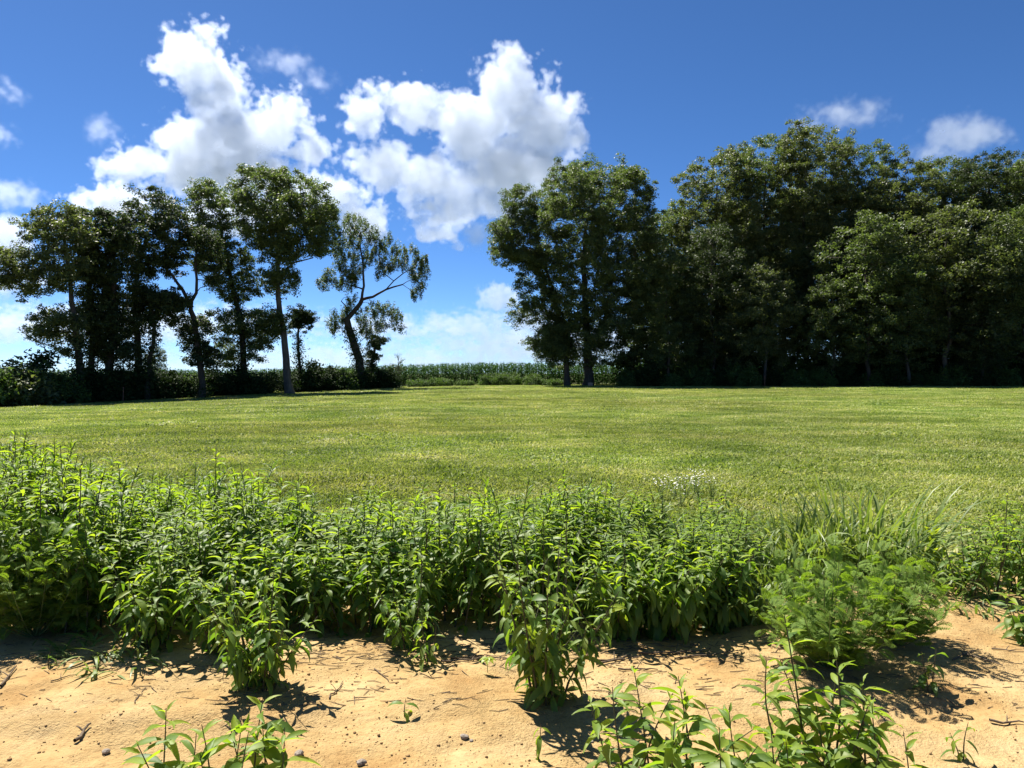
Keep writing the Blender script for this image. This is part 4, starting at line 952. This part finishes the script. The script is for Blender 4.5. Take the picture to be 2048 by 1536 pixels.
# ------------------------------------------------------------------ clouds
cm = bpy.data.materials.new('cloud'); cm.use_nodes = True; cn = cm.node_tree.nodes; cn.clear()
co_, pv = cn.new('ShaderNodeOutputMaterial'), cn.new('ShaderNodeVolumePrincipled')
pv.inputs['Color'].default_value = (.75, .79, .85, 1); pv.inputs['Density'].default_value = .018; pv.inputs['Anisotropy'].default_value = .6
cm.node_tree.links.new(pv.outputs[0], co_.inputs['Volume'])
def cloud(label, blobs, y, amp=55, res=3.8, edge=12., dens=1.0, cell=85., thick=.45, wisp=.95, clear=-8.0, name='cloud', kind=None, group='white clouds', squash=1.0):
    E = []
    for px, py, rx, ry in blobs:
        E.append((P(px, py, y), np.array([rx / F * y, max(min(rx, ry * 1.3), ry * .8) / F * y * thick + 20, ry / F * y])))
    ctr = np.mean([c for c, _ in E], axis=0); pad = amp * .8 - clear * .5
    lo = np.min([c - r for c, r in E], axis=0) - ctr - pad; hi = np.max([c + r for c, r in E], axis=0) - ctr + pad
    vol = bpy.data.volumes.new(name); vol.materials.append(cm)
    o = link(name, vol, loc=ctr); tag(o, label, 'cloud', group, kind)
    g = bpy.data.node_groups.new('cloud', 'GeometryNodeTree'); g.is_modifier = True
    g.interface.new_socket('Geometry', in_out='INPUT', socket_type='NodeSocketGeometry'); g.interface.new_socket('Geometry', in_out='OUTPUT', socket_type='NodeSocketGeometry')
    N = g.nodes; L = g.links.new
    go = N.new('NodeGroupOutput'); vc = N.new('GeometryNodeVolumeCube'); vc.inputs['Min'].default_value = lo; vc.inputs['Max'].default_value = hi
    for a, k in zip('XYZ', np.ceil((hi - lo) / res)): vc.inputs['Resolution ' + a].default_value = int(max(8, k))
    pos = N.new('GeometryNodeInputPosition')
    def Mt(op, a, b=None, c=None, clamp=False):
        m = N.new('ShaderNodeMath'); m.operation = op; m.use_clamp = clamp
        for i, v in enumerate((a, b, c)):
            if v is None: continue
            if isinstance(v, (int, float)): m.inputs[i].default_value = float(v)
            else: L(v, m.inputs[i])
        return m.outputs[0]
    def Vm(op, a, b):
        m = N.new('ShaderNodeVectorMath'); m.operation = op
        for i, v in enumerate((a, b)):
            if hasattr(v, 'is_linked'): L(v, m.inputs[i])
            elif v is not None: m.inputs[i].default_value = v
        return m.outputs['Value'] if op == 'LENGTH' else m.outputs[0]
    off = Vm('MULTIPLY', Vm('ADD', pos.outputs[0], tuple(ctr)), (1, 1, squash))
    def noise(scale, detail, rough):
        t = N.new('ShaderNodeTexNoise'); t.inputs['Scale'].default_value = scale; t.inputs['Detail'].default_value = detail; t.inputs['Roughness'].default_value = rough
        L(off, t.inputs['Vector']); return t
    w = noise(1 / cell, 3, .5); wv = Vm('MULTIPLY', Vm('SUBTRACT', w.outputs['Color'], (.5, .5, .5)), (cell * .7,) * 3); wp = Vm('ADD', pos.outputs[0], wv)
    v = None
    for c, r in E:
        d = Mt('MULTIPLY', Mt('SUBTRACT', 1.0, Vm('LENGTH', Vm('DIVIDE', Vm('SUBTRACT', wp, tuple(c - ctr)), tuple(r)), None)), float(np.min(r)))
        v = d if v is None else Mt('SMOOTH_MAX', v, d, cell * .25)
    def vor(scale):
        t = N.new('ShaderNodeTexVoronoi'); t.inputs['Scale'].default_value = scale; L(Vm('ADD', off, Vm('MULTIPLY', wv, (.35,) * 3)), t.inputs['Vector']); return t.outputs['Distance']
    bump = Mt('ADD', Mt('SUBTRACT', .5, vor(1 / cell)), Mt('MULTIPLY', Mt('SUBTRACT', .5, vor(2.4 / cell)), .7))
    bump = Mt('ADD', bump, Mt('MULTIPLY', Mt('SUBTRACT', noise(3 / cell, 6, .62).outputs[0], .5), wisp * 2.2))
    v = Mt('DIVIDE', Mt('SUBTRACT', Mt('ADD', v, Mt('MULTIPLY', bump, amp)), clear), edge, clamp=True)
    L(Mt('MULTIPLY', Mt('MULTIPLY', v, v), dens), vc.inputs['Density'])
    sm = N.new('GeometryNodeSetMaterial'); sm.inputs['Material'].default_value = cm
    L(vc.outputs[0], sm.inputs[0]); L(sm.outputs[0], go.inputs[0])
    o.modifiers.new('cloud', 'NODES').node_group = g
    return o
Y = 2200
cloud('great billowing white cloud left of the wood, with an arm reaching left', [(1012, 185, 68, 74), (945, 262, 84, 80), (1080, 250, 78, 84), (1030, 338, 104, 74), (885, 358, 116, 46), (770, 335, 75, 42), (735, 222, 40, 42), (815, 208, 70, 42), (900, 425, 80, 36), (1000, 400, 85, 40), (890, 465, 35, 22)], Y)
cloud('towering white cloud above the left tree row', [(390, 118, 66, 62), (440, 200, 58, 66), (470, 272, 108, 62), (560, 252, 58, 60), (400, 302, 92, 68), (285, 328, 80, 36), (595, 302, 58, 34), (450, 340, 150, 60)], Y * 1.06)
cloud('grey-white cloud low behind the tallest tree of the left row', [(650, 395, 80, 42), (725, 445, 55, 34), (235, 408, 80, 34), (470, 430, 130, 40)], Y * 1.3)
cloud('small white cloud hanging below the great cloud', [(955, 470, 34, 34)], Y * .95, amp=30, cell=60, dens=.6, edge=25, clear=-4)
W = dict(amp=28, cell=60, wisp=1.0, edge=22, clear=-8)
cloud('thin wispy cloud right of the towering cloud', [(565, 128, 62, 20), (620, 165, 45, 18)], Y * .9, dens=.3, **W)
cloud('tiny wispy cloud left of the towering cloud', [(205, 258, 30, 26)], Y * .9, dens=.35, **W)
cloud('small flat white cloud above the wood peak', [(1695, 228, 85, 26), (1640, 250, 50, 16)], Y * .9, dens=.5, **W)
cloud('soft slanting white cloud over the right part of the wood', [(1930, 270, 85, 40), (1870, 308, 60, 20)], Y * .9, dens=.5, **W)
cloud('small cloud at the upper left picture edge', [(0, 180, 34, 18)], Y * .9, dens=.5, **W)
cloud('small cloud at the left picture edge below the upper one', [(0, 270, 25, 14)], Y * .9, dens=.5, **W)
cloud('flat cloud at the left edge above the outermost tree', [(25, 388, 60, 24)], Y * .9, dens=.6, **W)
cloud('white cloud behind the outermost tree of the left row', [(0, 480, 60, 50), (30, 560, 60, 30)], Y, dens=.7, amp=35, cell=70, clear=-8)
cloud('small pale cloud low left of the wood corner', [(1000, 595, 45, 26), (1060, 640, 60, 25)], Y * 1.2, dens=.7, amp=35, cell=60, clear=-6)
cloud('low bank of small white clouds along the horizon', [(200, 650, 500, 45), (760, 660, 130, 34), (930, 655, 150, 36), (1120, 690, 300, 50), (850, 715, 700, 30)], 4200, amp=95, res=12, edge=40, dens=.4, cell=100, thick=.6, wisp=1.4, clear=2, name='cloud_bank', kind='stuff', group=None, squash=1.8)
